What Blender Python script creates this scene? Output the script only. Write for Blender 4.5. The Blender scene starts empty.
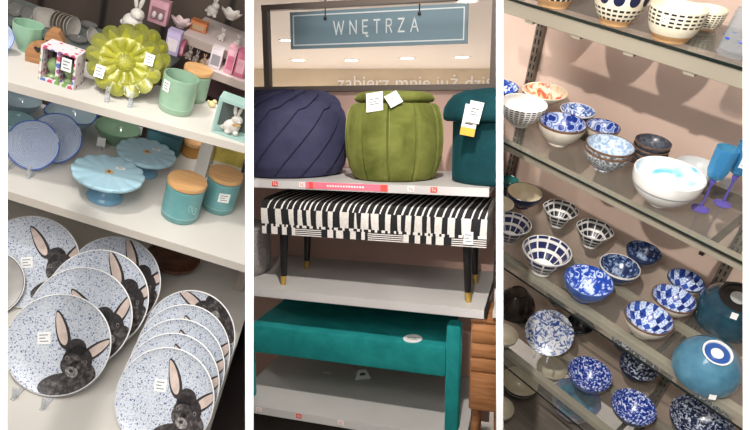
import bpy, bmesh, math, random
from mathutils import Vector, Matrix
random.seed(7)
PI = math.pi
sc = bpy.context.scene
COL = sc.collection
F = 560.0
CX, CY = 375.0, 215.0
PITCH = math.radians(10.5)
CAM = Vector((0, 0, 1.45))
CM = Matrix(((1, 0, 0), (0, math.sin(PITCH), -math.cos(PITCH)), (0, math.cos(PITCH), math.sin(PITCH)))).copy()
# columns of CM: right, up, -forward
CM = Matrix(((1, 0, 0), (0, math.sin(PITCH), -math.cos(PITCH)), (0, math.cos(PITCH), math.sin(PITCH))))

def view_ray(x, y):
    return CM @ Vector(((x - CX) / F, (CY - y) / F, -1.0))

# ------------------------------------------------------------------ camera
cd = bpy.data.cameras.new('camera')
cd.sensor_width = 36.0
cd.lens = F / 750.0 * 36.0
cd.clip_start = 0.05
cd.clip_end = 100
cam = bpy.data.objects.new('camera', cd)
COL.objects.link(cam)
cam.location = CAM
cam.rotation_euler = (PI / 2 - PITCH, 0, 0)
sc.camera = cam

# ------------------------------------------------------------------ colour and materials
def lin(c):
    o = []
    for v in c:
        v = v / 255.0
        o.append(v / 12.92 if v <= 0.04045 else ((v + 0.055) / 1.055) ** 2.4)
    return (o[0], o[1], o[2], 1.0)

MATS = {}
def new_mat(name):
    m = bpy.data.materials.new(name)
    m.use_nodes = True
    nt = m.node_tree
    b = nt.nodes['Principled BSDF']
    return m, nt, b

def noise_node(nt, scale, detail=3.0, rough=0.5, dist=0.0):
    tc = nt.nodes.new('ShaderNodeTexCoord')
    n = nt.nodes.new('ShaderNodeTexNoise')
    n.inputs['Scale'].default_value = scale
    n.inputs['Detail'].default_value = detail
    n.inputs['Roughness'].default_value = rough
    n.inputs['Distortion'].default_value = dist
    nt.links.new(tc.outputs['Object'], n.inputs['Vector'])
    return n

def ramp_node(nt, stops, interp='LINEAR'):
    r = nt.nodes.new('ShaderNodeValToRGB')
    r.color_ramp.interpolation = interp
    el = r.color_ramp.elements
    while len(el) < len(stops):
        el.new(0.5)
    for e, (p, c) in zip(el, stops):
        e.position = p
        e.color = lin(c)
    return r

def M(name, c, rough=0.5, metal=0.0, var=0.0, scale=40.0, bump=0.0, spec=0.5, sheen=0.0, coat=0.0):
    """plain material with a little procedural variation"""
    if name in MATS:
        return MATS[name]
    m, nt, b = new_mat(name)
    b.inputs['Base Color'].default_value = lin(c)
    b.inputs['Roughness'].default_value = rough
    b.inputs['Metallic'].default_value = metal
    b.inputs['Specular IOR Level'].default_value = spec
    if coat:
        b.inputs['Coat Weight'].default_value = coat
        b.inputs['Coat Roughness'].default_value = 0.08
    if sheen:
        b.inputs['Sheen Weight'].default_value = sheen
        b.inputs['Sheen Roughness'].default_value = 0.4
        b.inputs['Sheen Tint'].default_value = lin(tuple(min(255, int(v * 1.5 + 20)) for v in c))
    if var or bump:
        n = noise_node(nt, scale)
        if var:
            lo = tuple(max(0, v * (1 - var)) for v in c)
            hi = tuple(min(255, v * (1 + var)) for v in c)
            r = ramp_node(nt, [(0.3, lo), (0.7, hi)])
            nt.links.new(n.outputs['Fac'], r.inputs['Fac'])
            nt.links.new(r.outputs['Color'], b.inputs['Base Color'])
        if bump:
            bp = nt.nodes.new('ShaderNodeBump')
            bp.inputs['Strength'].default_value = bump
            bp.inputs['Distance'].default_value = 0.002
            nt.links.new(n.outputs['Fac'], bp.inputs['Height'])
            nt.links.new(bp.outputs['Normal'], b.inputs['Normal'])
    MATS[name] = m
    return m

def M_noise(name, stops, scale, rough=0.25, detail=4.0, dist=0.0, interp='LINEAR', nrough=0.55, coat=0.0):
    """several glaze colours mixed by noise"""
    if name in MATS:
        return MATS[name]
    m, nt, b = new_mat(name)
    n = noise_node(nt, scale, detail, nrough, dist)
    r = ramp_node(nt, stops, interp)
    nt.links.new(n.outputs['Fac'], r.inputs['Fac'])
    nt.links.new(r.outputs['Color'], b.inputs['Base Color'])
    b.inputs['Roughness'].default_value = rough
    if coat:
        b.inputs['Coat Weight'].default_value = coat
    MATS[name] = m
    return m

def M_vor(name, stops, scale, rough=0.25, feature='F1', rnd=1.0, interp='LINEAR'):
    if name in MATS:
        return MATS[name]
    m, nt, b = new_mat(name)
    tc = nt.nodes.new('ShaderNodeTexCoord')
    n = noise_node(nt, scale * 0.7, 2.0)
    mx = nt.nodes.new('ShaderNodeVectorMath'); mx.operation = 'MULTIPLY_ADD'
    mx.inputs[1].default_value = (0.6 / scale,) * 3
    nt.links.new(n.outputs['Color'], mx.inputs[0])
    nt.links.new(tc.outputs['Object'], mx.inputs[2])
    v = nt.nodes.new('ShaderNodeTexVoronoi')
    v.feature = feature
    v.inputs['Scale'].default_value = scale
    v.inputs['Randomness'].default_value = rnd
    nt.links.new(mx.outputs['Vector'], v.inputs['Vector'])
    r = ramp_node(nt, stops, interp)
    nt.links.new(v.outputs['Distance'], r.inputs['Fac'])
    nt.links.new(r.outputs['Color'], b.inputs['Base Color'])
    b.inputs['Roughness'].default_value = rough
    MATS[name] = m
    return m

def M_ditsy(name):
    """pale china scattered with small blue sprigs"""
    if name in MATS:
        return MATS[name]
    m, nt, b = new_mat(name)
    tc = nt.nodes.new('ShaderNodeTexCoord')
    cols = []
    for sc_, thr, col in ((135.0, 0.27, (84, 98, 142)), (250.0, 0.36, (160, 168, 182))):
        v = nt.nodes.new('ShaderNodeTexVoronoi')
        v.inputs['Scale'].default_value = sc_
        nz = noise_node(nt, sc_ * 2.2, 2.0)
        ad = nt.nodes.new('ShaderNodeVectorMath'); ad.operation = 'MULTIPLY_ADD'
        ad.inputs[1].default_value = (0.9 / sc_,) * 3
        nt.links.new(nz.outputs['Color'], ad.inputs[0])
        nt.links.new(tc.outputs['Object'], ad.inputs[2])
        nt.links.new(ad.outputs['Vector'], v.inputs['Vector'])
        lt = nt.nodes.new('ShaderNodeMath'); lt.operation = 'LESS_THAN'
        lt.inputs[1].default_value = thr
        nt.links.new(v.outputs['Distance'], lt.inputs[0])
        cols.append((lt, col))
    prev = None
    for lt, col in reversed(cols):
        mix = nt.nodes.new('ShaderNodeMix'); mix.data_type = 'RGBA'
        if prev is None:
            mix.inputs['A'].default_value = lin((206, 211, 219))
        else:
            nt.links.new(prev.outputs['Result'], mix.inputs['A'])
        mix.inputs['B'].default_value = lin(col)
        nt.links.new(lt.outputs[0], mix.inputs['Factor'])
        prev = mix
    nt.links.new(prev.outputs['Result'], b.inputs['Base Color'])
    b.inputs['Roughness'].default_value = 0.3
    MATS[name] = m
    return m

def M_glass(name, c, clear=0.7, rough=0.08, edge=None, tint=None, gain=.45):
    """clear or tinted glass: light passes, rims catch the light"""
    if name in MATS:
        return MATS[name]
    m, nt, b = new_mat(name)
    out = nt.nodes['Material Output']
    b.inputs['Base Color'].default_value = lin(edge or c)
    b.inputs['Roughness'].default_value = rough
    tr = nt.nodes.new('ShaderNodeBsdfTransparent')
    tr.inputs['Color'].default_value = lin(tint or c)
    lw = nt.nodes.new('ShaderNodeLayerWeight')
    lw.inputs['Blend'].default_value = 0.35
    mr = nt.nodes.new('ShaderNodeMapRange')
    mr.inputs['To Min'].default_value = 1.0 - clear
    mr.inputs['To Max'].default_value = min(1.0, 1.0 + gain - clear)
    nt.links.new(lw.outputs['Facing'], mr.inputs['Value'])
    mx = nt.nodes.new('ShaderNodeMixShader')
    nt.links.new(mr.outputs['Result'], mx.inputs['Fac'])
    nt.links.new(tr.outputs['BSDF'], mx.inputs[1])
    nt.links.new(b.outputs['BSDF'], mx.inputs[2])
    nt.links.new(mx.outputs['Shader'], out.inputs['Surface'])
    MATS[name] = m
    return m

def M_wood(name, c1, c2, scale=14.0, rough=0.45, axis=(1, 8, 8)):
    if name in MATS:
        return MATS[name]
    m, nt, b = new_mat(name)
    tc = nt.nodes.new('ShaderNodeTexCoord')
    mp = nt.nodes.new('ShaderNodeMapping')
    mp.inputs['Scale'].default_value = axis
    n = nt.nodes.new('ShaderNodeTexNoise')
    n.inputs['Scale'].default_value = scale
    n.inputs['Detail'].default_value = 5
    n.inputs['Distortion'].default_value = 0.6
    r = ramp_node(nt, [(0.32, c1), (0.68, c2)])
    nt.links.new(tc.outputs['Object'], mp.inputs['Vector'])
    nt.links.new(mp.outputs['Vector'], n.inputs['Vector'])
    nt.links.new(n.outputs['Fac'], r.inputs['Fac'])
    nt.links.new(r.outputs['Color'], b.inputs['Base Color'])
    b.inputs['Roughness'].default_value = rough
    MATS[name] = m
    return m

def M_emit(name, c, s):
    if name in MATS:
        return MATS[name]
    m, nt, b = new_mat(name)
    b.inputs['Base Color'].default_value = lin(c)
    b.inputs['Emission Color'].default_value = lin(c)
    b.inputs['Emission Strength'].default_value = s
    MATS[name] = m
    return m

# ------------------------------------------------------------------ object helpers
def obj(name, bm, mats, parent=None, smooth=35, matrix=None):
    me = bpy.data.meshes.new(name)
    bmesh.ops.recalc_face_normals(bm, faces=bm.faces)
    bm.to_mesh(me)
    bm.free()
    if not isinstance(mats, (list, tuple)):
        mats = [mats]
    for m in mats:
        me.materials.append(m)
    if smooth:
        me.polygons.foreach_set('use_smooth', [True] * len(me.polygons))
        me.set_sharp_from_angle(angle=math.radians(smooth))
    o = bpy.data.objects.new(name, me)
    COL.objects.link(o)
    if parent is not None:
        o.parent = parent
    if matrix is not None:
        o.matrix_local = matrix
    return o

def tag(o, label, cat, group=None):
    o['label'] = label
    o['category'] = cat
    if group:
        o['group'] = group
    return o

def struct(o):
    o['kind'] = 'structure'
    return o

class Bay:
    """one display of the shop: origin on a shelf's front edge, u along it, v into it, w up"""
    def __init__(s, cols, px, depth, world=False):
        R = Matrix(cols)
        s.R = R if world else CM @ R
        s.O = CAM + view_ray(*px) * depth
        s.T = Matrix.Translation(s.O) @ s.R.to_4x4()
        s.Ri = s.R.transposed()
        s.c = s.Ri @ (CAM - s.O)
    def hit(s, px, py, axis, val):
        r = s.Ri @ view_ray(px, py)
        t = (val - s.c[axis]) / r[axis]
        return s.c + r * t
    def on(s, px, py, w):
        return s.hit(px, py, 2, w)
    def proj(s, q):
        X = CM.transposed() @ (s.O + s.R @ Vector(q) - CAM)
        return Vector((CX + F * X.x / -X.z, CY - F * X.y / -X.z))
    def yaw(s, q):
        """turn about w that makes local -y face the camera"""
        d = s.c - Vector(q)
        return math.atan2(d.x, -d.y)
    def ppm(s, q):
        """pixels per metre at q: across the view, and up"""
        a = s.yaw(q)
        h = Vector((math.cos(a), math.sin(a), 0)) * 0.02
        q = Vector(q)
        return ((s.proj(q + h) - s.proj(q - h)).length / 0.04,
                (s.proj(q + Vector((0, 0, .02))) - s.proj(q - Vector((0, 0, .02)))).length / 0.04)
    def mat(s, q, rz=0.0):
        return s.T @ Matrix.Translation(Vector(q) + Vector((0, 0, .0006))) @ Matrix.Rotation(rz, 4, 'Z')

L = Bay(((0.93063, 0.00573, 0.36591), (-0.31930, 0.50122, 0.80425), (-0.17879, -0.86530, 0.46828)), (126, 228), 1.55)
R = Bay(((0.63869, 0.76831, 0.04204), (-0.47031, 0.34656, 0.81161), (0.60900, -0.53814, 0.58269)), (625, 203), 1.25)
ya = math.radians(16.3)
D = Bay(((math.cos(ya), math.sin(ya), 0), (-math.sin(ya), math.cos(ya), 0), (0, 0, 1)), (375, 184), 2.4, world=True)

def root(bay, name, q, label, cat, group=None, rz=0.0):
    o = bpy.data.objects.new(name, None)
    o.empty_display_size = 0.03
    COL.objects.link(o)
    o.matrix_world = bay.mat(q, rz)
    return tag(o, label, cat, group)

def seat_down(o, bay):
    o.matrix_world = Matrix.Translation(bay.R @ Vector((0, 0, -.0006))) @ o.matrix_world

def put(bay, o, q, label, cat, group=None, rz=0.0, tilt=None):
    o.matrix_world = bay.mat(q, rz) @ (tilt if tilt else Matrix())
    return tag(o, label, cat, group)

# ------------------------------------------------------------------ mesh helpers
def box(bm, x0, x1, y0, y1, z0, z1, mi=0, bev=0.0):
    r = bmesh.ops.create_cube(bm, size=1.0)
    vs = r['verts']
    for v in vs:
        v.co = Vector((x0 + (v.co.x + .5) * (x1 - x0), y0 + (v.co.y + .5) * (y1 - y0), z0 + (v.co.z + .5) * (z1 - z0)))
    fs = set(f for v in vs for f in v.link_faces)
    for f in fs:
        f.material_index = mi
    if bev > 0:
        es = list(set(e for v in vs for e in v.link_edges))
        g = bmesh.ops.bevel(bm, geom=es, offset=bev, segments=2, affect='EDGES', profile=0.5)
        for f in g['faces']:
            f.material_index = mi
    return bm

def boxbm(*a, **k):
    return box(bmesh.new(), *a, **k)

def tube(bm, pts, rad, seg=8, mi=0, caps=True):
    pts = [Vector(p) for p in pts]
    rads = rad if isinstance(rad, (list, tuple)) else [rad] * len(pts)
    rings = []
    up = None
    for i, p in enumerate(pts):
        d = (pts[min(i + 1, len(pts) - 1)] - pts[max(i - 1, 0)]).normalized()
        if up is None:
            up = Vector((0, 0, 1)) if abs(d.z) < .9 else Vector((1, 0, 0))
        a = d.cross(up).normalized()
        b = a.cross(d).normalized()
        up = b
        rings.append([bm.verts.new(p + (a * math.cos(2 * PI * k / seg) + b * math.sin(2 * PI * k / seg)) * rads[i]) for k in range(seg)])
    for r0, r1 in zip(rings, rings[1:]):
        for k in range(seg):
            f = bm.faces.new((r0[k], r0[(k + 1) % seg], r1[(k + 1) % seg], r1[k]))
            f.material_index = mi
    if caps:
        for r in (rings[0], rings[-1]):
            f = bm.faces.new(r)
            f.material_index = mi
    return bm

def lathe(prof, seg=40, mf=None, rmod=None, bm=None):
    """prof: (r, z, tag) from the outer foot over the rim to the inner middle; mf(tag, i, j) picks a material slot"""
    bm = bm or bmesh.new()
    rings = []
    for (r, z, *_t) in prof:
        if r < 1e-6:
            rings.append([bm.verts.new((0, 0, z))])
        else:
            ring = []
            for k in range(seg):
                a = 2 * PI * k / seg
                rr, zz, *tw = (r, z) if rmod is None else rmod(r, z, a)
                if tw:
                    a += tw[0]
                ring.append(bm.verts.new((rr * math.cos(a), rr * math.sin(a), zz)))
            rings.append(ring)
    for i, (r0, r1) in enumerate(zip(rings, rings[1:])):
        t = prof[i + 1][2] if len(prof[i + 1]) > 2 else ''
        for k in range(seg):
            k2 = (k + 1) % seg
            if len(r0) == 1 and len(r1) == 1:
                continue
            if len(r0) == 1:
                f = bm.faces.new((r0[0], r1[k2], r1[k]))
            elif len(r1) == 1:
                f = bm.faces.new((r0[k], r0[k2], r1[0]))
            else:
                f = bm.faces.new((r0[k], r0[k2], r1[k2], r1[k]))
            if mf:
                f.material_index = mf(t, i, k)
    return bm

def bowl_prof(Rr, H, fr=None, fh=None, t=None, q=2.0, n=10, ni=8):
    fr = fr or Rr * 0.42
    fh = H * 0.08 if fh is None else fh
    t = t or max(0.002, Rr * 0.045)
    P = [(0, fh * .4, 'foot'), (fr * .82, fh * .4, 'foot'), (fr * .86, 0, 'foot'), (fr, 0, 'foot'), (fr * 1.0, fh, 'foot')]
    for i in range(1, n + 1):
        s = i / n
        P.append((fr + (Rr - fr) * (1 - (1 - s) ** q), fh + (H - fh) * s, 'out'))
    P.append((Rr - t * .5, H + t * .35, 'rim'))
    P.append((Rr - t, H, 'rim'))
    fi = max(fr - t, Rr * .2)
    for i in range(1, ni + 1):
        s = 1 - i / ni
        P.append((fi + (Rr - t - fi) * (1 - (1 - s) ** q), fh + t + (H - fh - t) * s, 'in'))
    P.append((fi * .5, fh + t * .8, 'well'))
    P.append((0, fh + t * .75, 'well'))
    return P

def cyl_prof(r, h, bev=0.004, t=0.004, inner=True, depth=None):
    P = [(0, 0, 'foot'), (r - bev, 0, 'foot'), (r - bev * .3, bev * .3, 'out'), (r, bev, 'out'), (r, h - bev * .3, 'out'), (r - t * .3, h, 'rim')]
    if inner:
        zb = h - (depth or h * .9)
        P += [(r - t, h, 'rim'), (r - t, zb + .004, 'in'), (r - t - .006, zb, 'in'), (0, zb, 'in')]
    else:
        P += [(0, h, 'rim')]
    return P

def quad(bm, pts, mi=0):
    f = bm.faces.new([bm.verts.new(p) for p in pts])
    f.material_index = mi
    return f

def sticker(parent, mat, loc, w, h, normal, name='price_sticker', up=(0, 0, 1), roll=0.0, lines=True):
    """small paper label with a few printed lines, lying on its thing"""
    n = Vector(normal).normalized()
    x = Vector(up).cross(n).normalized()
    y = n.cross(x)
    m = Matrix((x, y, n)).transposed().to_4x4()
    m.translation = Vector(loc)
    m = m @ Matrix.Rotation(roll, 4, 'Z')
    bm = boxbm(-w / 2, w / 2, -h / 2, h / 2, 0, 0.0006)
    if lines:
        for k, (a, b) in enumerate(((-.36, .3), (-.36, .1), (-.3, .34))):
            yy = h * (.25 - .25 * k)
            box(bm, w * a, w * b, yy - h * .035, yy + h * .035, 0.0005, 0.0009, mi=1)
    return obj(name, bm, [mat, M('sticker_ink', (110, 110, 118), .7)], parent, smooth=0, matrix=m)

def blob(bm, c, rad, seg=16, mi=0, rot=None):
    r = bmesh.ops.create_uvsphere(bm, u_segments=seg, v_segments=max(6, seg // 2), radius=1.0)
    for v in r['verts']:
        p = Vector((v.co.x * rad[0], v.co.y * rad[1], v.co.z * rad[2]))
        if rot:
            p = rot @ p
        v.co = p + Vector(c)
    for f in set(f for v in r['verts'] for f in v.link_faces):
        f.material_index = mi
    return bm

TRIM = []
def cut_to(side):
    """keep what lies on one side of a dividing board"""
    def plane(px):
        k = (px - CX) / F
        return (CM @ Vector((1, 0, k))).normalized()
    return plane(side)

def trim(o, px, keep_left):
    n = cut_to(px)
    objs = [o] + list(o.children_recursive)
    bpy.context.view_layer.update()
    for c in objs:
        if c.type != 'MESH':
            continue
        mw = c.matrix_world
        inv = mw.inverted()
        co = inv @ CAM
        no = (mw.to_3x3().transposed() @ n).normalized()
        if c.data.users > 1:
            c.data = c.data.copy()
        bm = bmesh.new()
        bm.from_mesh(c.data)
        r = bmesh.ops.bisect_plane(bm, geom=bm.verts[:] + bm.edges[:] + bm.faces[:], plane_co=co, plane_no=no,
                                   clear_outer=keep_left, clear_inner=not keep_left)
        if not bm.faces:
            bm.free()
            bpy.data.objects.remove(c)
            continue
        es = [e for e in r['geom_cut'] if isinstance(e, bmesh.types.BMEdge)]
        if es:
            try:
                bmesh.ops.holes_fill(bm, edges=es, sides=0)
            except Exception:
                pass
        bm.to_mesh(c.data)
        bm.free()
    return o

PAPER = M('paper_white', (236, 236, 234), .6, var=.02)
# ================================================================== THE SETTING
struct(obj('floor', boxbm(-9, 9, -3, 17, -0.36, -0.26), M('floor_tile', (170, 162, 155), .45, var=.05, scale=3), smooth=0))
struct(obj('ceiling', boxbm(-9, 9, 3.9, 17, 2.62, 2.72), M('ceiling_plaster', (226, 219, 212), .8), smooth=0))
struct(obj('wall_back', boxbm(-9, 9, 16.2, 16.4, -.26, 2.62), M('hall_plaster', (222, 208, 184), .8, var=.03, scale=1), smooth=0))

# white boards that divide the three displays
WHITE = M('white_lacquer', (254, 254, 254), .45)
def fin(name, p0, p1, d0, d1, deep_top=None):
    c = (p0 + p1) / 2
    k = (c - CX) / F
    fw = Vector((k, 0, -1))
    sd = Vector((1, 0, k)).normalized()
    h0 = (p1 - p0) / 2 / F * d0 / math.sqrt(1 + k * k) * 1.0
    bm = bmesh.new()
    vs = []
    for d in (d0, d1):
        tp = .43 if d == d0 or deep_top is None else deep_top
        low = -(CAM.z + .2605 - d * math.sin(PITCH)) / math.cos(PITCH)
        for y in (low, tp * d):
            for s in (-1, 1):
                vs.append(bm.verts.new(CAM + CM @ (fw * d + sd * s * h0 + Vector((0, y, 0)))))
    for idx in ((0, 1, 3, 2), (4, 6, 7, 5), (0, 4, 5, 1), (2, 3, 7, 6), (0, 2, 6, 4), (1, 5, 7, 3)):
        bm.faces.new([vs[i] for i in idx])
    return struct(obj(name, bm, WHITE, smooth=0))
fin('trim_1', -14, 7.6, 1.0, 1.08)
fin('trim_2', 245.2, 253.6, 1.0, 2.35)
fin('trim_3', 496.2, 503.0, 1.0, 2.12, .20)
fin('trim_4', 742.8, 766, .80, .88)

# the walls behind the side displays
def bay_wall(bay, name, u0, u1, w0, w1, v, m, px, keep_left):
    o = obj(name, boxbm(u0, u1, v, v + .03, w0, w1), m, smooth=0)
    o.matrix_world = bay.T
    trim(o, px, keep_left)
    return struct(o)
m, nt, b = new_mat('dark_boarding')
tc = nt.nodes.new('ShaderNodeTexCoord')
br = nt.nodes.new('ShaderNodeTexWave'); br.wave_type = 'BANDS'; br.bands_direction = 'X'
br.inputs['Scale'].default_value = 1.35
br.inputs['Phase Offset'].default_value = 1.0
nt.links.new(tc.outputs['Object'], br.inputs['Vector'])
rp = ramp_node(nt, [(0.0, (30, 26, 24)), (0.05, (84, 72, 64)), (1.0, (96, 82, 73))])
nt.links.new(br.outputs['Fac'], rp.inputs['Fac'])
nt.links.new(rp.outputs['Color'], b.inputs['Base Color'])
b.inputs['Roughness'].default_value = .6
MATS['dark_boarding'] = m
bay_wall(L, 'wall_left', -1.1, .8, -.50, 1.0, .98, m, 245.5, True)
WALL_V = .42
bay_wall(R, 'wall_right', -.75, .7, -1.06, .75, WALL_V, M('pink_plaster', (200, 174, 159), .75, var=.02, scale=6), 502.6, False)

# ------------------------------------------------------------------ lights of the shop and added fill lights
def lamp(kind, name, loc, target, power, size=.1, angle=90, blend=.5, color=(1, .93, .85), sizey=None):
    d = bpy.data.lights.new(name, kind)
    d.energy = power
    d.color = color
    if kind == 'SPOT':
        d.spot_size = math.radians(angle); d.spot_blend = blend; d.shadow_soft_size = size
    elif kind == 'AREA':
        d.size = size
        if sizey:
            d.shape = 'RECTANGLE'; d.size_y = sizey
    else:
        d.shadow_soft_size = size
    o = bpy.data.objects.new(name, d)
    COL.objects.link(o)
    o.location = loc
    o.rotation_euler = (Vector(target) - Vector(loc)).to_track_quat('-Z', 'Y').to_euler()
    return o
def bl(bay, u, v, w):
    return bay.T @ Vector((u, v, w))
lamp('SPOT', 'ceiling_spot_left', bl(L, -.55, -.55, 1.75), bl(L, 0, .15, 0), 47, .05, 44, color=(1, .965, .93))
lamp('SPOT', 'ceiling_spot_right', bl(R, .28, -1.35, 1.23), bl(R, .0, .25, -.10), 105, .015, 40, color=(1, .95, .90))
lamp('SPOT', 'ceiling_spot_middle', (0.05, .95, 2.75), bl(D, 0, .15, -.45), 150, .05, 46, color=(1, .95, .90))
lamp('AREA', 'fill_right', bl(R, .5, -.7, 1.6), bl(R, .05, .2, -.2), 5, .6, color=(1, .96, .92))  # added soft fill for the glass shelves, not a lamp of the shop
lamp('AREA', 'fill_left', bl(L, -.1, -1.0, 1.0), bl(L, 0, .2, -.1), 8, .7, color=(1, .98, .96))  # unseen fill, set low to brighten the space under the top board
lamp('SPOT', 'sign_fill', (0.0, 2.3, 2.8), bl(D, .0, 1.0, .55), 45, .08, 70, color=(1, .97, .94))  # extra light put in to brighten the hanging sign
lamp('AREA', 'fill_front', (0, -.15, 2.6), (0, 1.3, 1.3), 13, 1.3, sizey=.5, color=(1, .96, .91))  # made-up fill near the camera, whitens the boards and lifts the displays
w = bpy.data.worlds.new('shop_air')
sc.world = w
w.use_nodes = True
w.node_tree.nodes['Background'].inputs['Color'].default_value = (1, .95, .9, 1)
w.node_tree.nodes['Background'].inputs['Strength'].default_value = .11

# recessed downlights in the hall ceiling, where the photograph shows them
LIT = M_emit('lamp_glow', (255, 244, 228), 14)
def at_ceiling(px, py, z):
    r = view_ray(px, py)
    return CAM + r * ((z - CAM.z) / r.z)
hall = [(298, 60, 'front of the hall'), (351, 60, ''), (407, 58, ''), (462, 57, ''), (286, 40, ''), (346, 4, ''), (467, 0, '')]
words = ['leftmost of the low row of four downlights under the sign', 'second from the left in the low row of four downlights',
         'third from the left in the low row of four downlights', 'rightmost of the low row of four downlights under the sign',
         'downlight just left of the blue hanging sign', 'bright downlight above the sign, near its left wire',
         'bright downlight above the right end of the sign']
for (px, py, _), lb in zip(hall, words):
    p = at_ceiling(px, py, 2.618)
    rt = bpy.data.objects.new('ceiling_downlight', None)
    COL.objects.link(rt)
    rt.location = p
    tag(rt, 'round white recessed ' + lb, 'ceiling light', 'hall downlights')
    rad = .19 if py > 50 else (.12 if py > 20 else .13)
    obj('bezel', lathe([(rad * .8, -.012), (rad * 1.05, -.012), (rad * 1.1, 0), (rad * .8, 0)], 24), M('bezel_white', (240, 238, 232), .4), rt)
    obj('lens', lathe([(0, -.006), (rad * .8, -.006)], 24), LIT, rt)
    lamp('SPOT', 'downlight_beam', p + Vector((0, 0, -.05)), p + Vector((0, 0, -2)), 120, .1, 150, .6, color=(1, .97, .95))
for x, y in ((-4, 7), (4, 7), (0, 11.5), (-2.5, 14.6), (2.5, 14.6)):
    lamp('SPOT', 'hall_fill', (x, y, 2.55), (x, y, 0), 330, .15, 160, .6, color=(1, .97, .95))  # added fill that brightens the hall and its far wall, no fitting here

# ------------------------------------------------------------------ lettering
def text_mesh(name, body, size, mats, parent, matrix, ext=.002, spacing=1.0, shear=0.0, offset=0.0, align='CENTER'):
    cu = bpy.data.curves.new(name, 'FONT')
    cu.body = body
    cu.size = size
    cu.extrude = ext
    cu.space_character = spacing
    cu.offset = offset
    cu.align_x = align
    cu.align_y = 'CENTER'
    t = bpy.data.objects.new(name + '_curve', cu)
    COL.objects.link(t)
    dg = bpy.context.evaluated_depsgraph_get()
    me = bpy.data.meshes.new_from_object(t.evaluated_get(dg))
    bpy.data.objects.remove(t)
    me.materials.clear()
    me.materials.append(mats)
    o = bpy.data.objects.new(name, me)
    COL.objects.link(o)
    if parent:
        o.parent = parent
    o.matrix_local = matrix
    return o
FACE = Matrix.Rotation(PI / 2, 4, 'X')        # text standing up, read from -y

# white words on the far wall of the hall
pl = None
r0, r1 = view_ray(338, 90), view_ray(494, 90)
YW = 16.19
pa, pb = CAM + r0 * (YW / r0.y), CAM + r1 * (YW / r1.y)
slog = text_mesh('wall_lettering', 'zabierz mnie już dziś', .62, M('letter_white', (255, 255, 255), .3), None,
                 Matrix.Translation(((pa.x + pb.x) / 2, YW - .02, pa.z + .19)) @ FACE, ext=.012, offset=0)
bpy.context.view_layer.update()
slog.scale = Vector(((pb.x - pa.x) / slog.dimensions.x,) * 3)
tag(slog, 'white words high on the beige far wall behind the poufs', 'lettering')

# the hanging sign
SV = 1.0
c = D.hit(379, 27.5, 1, SV)
pm = D.ppm(c)
e0, e1 = D.hit(291, 30, 1, SV), D.hit(468, 25, 1, SV)
sw = (e1 - e0).length
sh = 36 * (c - D.c).length / F * .97
c = (e0 + e1) / 2
sg = root(D, 'hanging_sign', (c.x, c.y, c.z - sh / 2), 'grey-blue hanging sign with the word WNĘTRZA and a thin white border', 'sign')
obj('sign_panel', boxbm(-sw / 2, sw / 2, -.01, .01, 0, sh), M('sign_blue', (116, 140, 150), .5), sg, smooth=0)
bm = bmesh.new()
bi, bt = .018, .007
for x0, x1, z0, z1 in ((-sw / 2 + bi, sw / 2 - bi, bi, bi + bt), (-sw / 2 + bi, sw / 2 - bi, sh - bi - bt, sh - bi),
                       (-sw / 2 + bi, -sw / 2 + bi + bt, bi + bt, sh - bi - bt), (sw / 2 - bi - bt, sw / 2 - bi, bi + bt, sh - bi - bt)):
    box(bm, x0, x1, -.0115, -.0095, z0, z1)
SW = M('sign_white', (226, 230, 230), .5)
obj('sign_border', bm, SW, sg, smooth=0)
# stroke lettering: thin sans capitals
def stroke_letters(word, h, gap, th):
    bm = bmesh.new()
    x = 0.0
    segs = {'W': (1.25, [((0, 1), (.3, 0)), ((.3, 0), (.62, .95)), ((.62, .95), (.95, 0)), ((.95, 0), (1.25, 1))]),
            'N': (.8, [((0, 0), (0, 1)), ((0, 1), (.8, 0)), ((.8, 0), (.8, 1))]),
            'Ę': (.6, [((0, 0), (0, 1)), ((0, 1), (.6, 1)), ((0, .52), (.52, .52)), ((0, 0), (.6, 0)), ((.55, 0), (.42, -.16)), ((.42, -.16), (.5, -.27)), ((.5, -.27), (.64, -.25))]),
            'T': (.7, [((0, 1), (.7, 1)), ((.35, 0), (.35, 1))]),
            'R': (.65, [((0, 0), (0, 1)), ((0, 1), (.4, 1)), ((.4, 1), (.58, .93)), ((.58, .93), (.64, .76)), ((.64, .76), (.58, .58)), ((.58, .58), (.4, .5)), ((.4, .5), (0, .5)), ((.36, .5), (.65, 0))]),
            'Z': (.7, [((0, 1), (.68, 1)), ((.68, 1), (0, 0)), ((0, 0), (.7, 0))]),
            'A': (.85, [((0, 0), (.42, 1)), ((.42, 1), (.85, 0)), ((.17, .33), (.68, .33))])}
    for ch in word:
        wd, ss = segs[ch]
        for (a, b_) in ss:
            p, q = Vector((a[0] * h + x, a[1] * h)), Vector((b_[0] * h + x, b_[1] * h))
            d = (q - p).normalized()
            p2, q2 = p - d * th * .5, q + d * th * .5
            n = Vector((-d.y, d.x)) * th / 2
            pts = [p2 + n, p2 - n, q2 - n, q2 + n]
            f = bm.faces.new([bm.verts.new((k.x, -.0115, k.y)) for k in pts])
        x += wd * h + gap
    tot = x - gap
    for v in bm.verts:
        v.co.x -= tot / 2
    return bm, tot
hh = sh * .33
bm, tot = stroke_letters('WNĘTRZA', hh, hh * .82, hh * .13)
for f in list(bm.faces):
    r = bmesh.ops.extrude_face_region(bm, geom=[f])
    for v in r['geom']:
        if isinstance(v, bmesh.types.BMVert):
            v.co.y += .003
k = (e1 - e0).length * (84.0 / 177) / tot
o = obj('sign_lettering', bm, SW, sg, smooth=0, matrix=Matrix.Translation((0, 0, sh * .5 - hh * .42)) @ Matrix.Diagonal((k, 1, 1, 1)))
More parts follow.
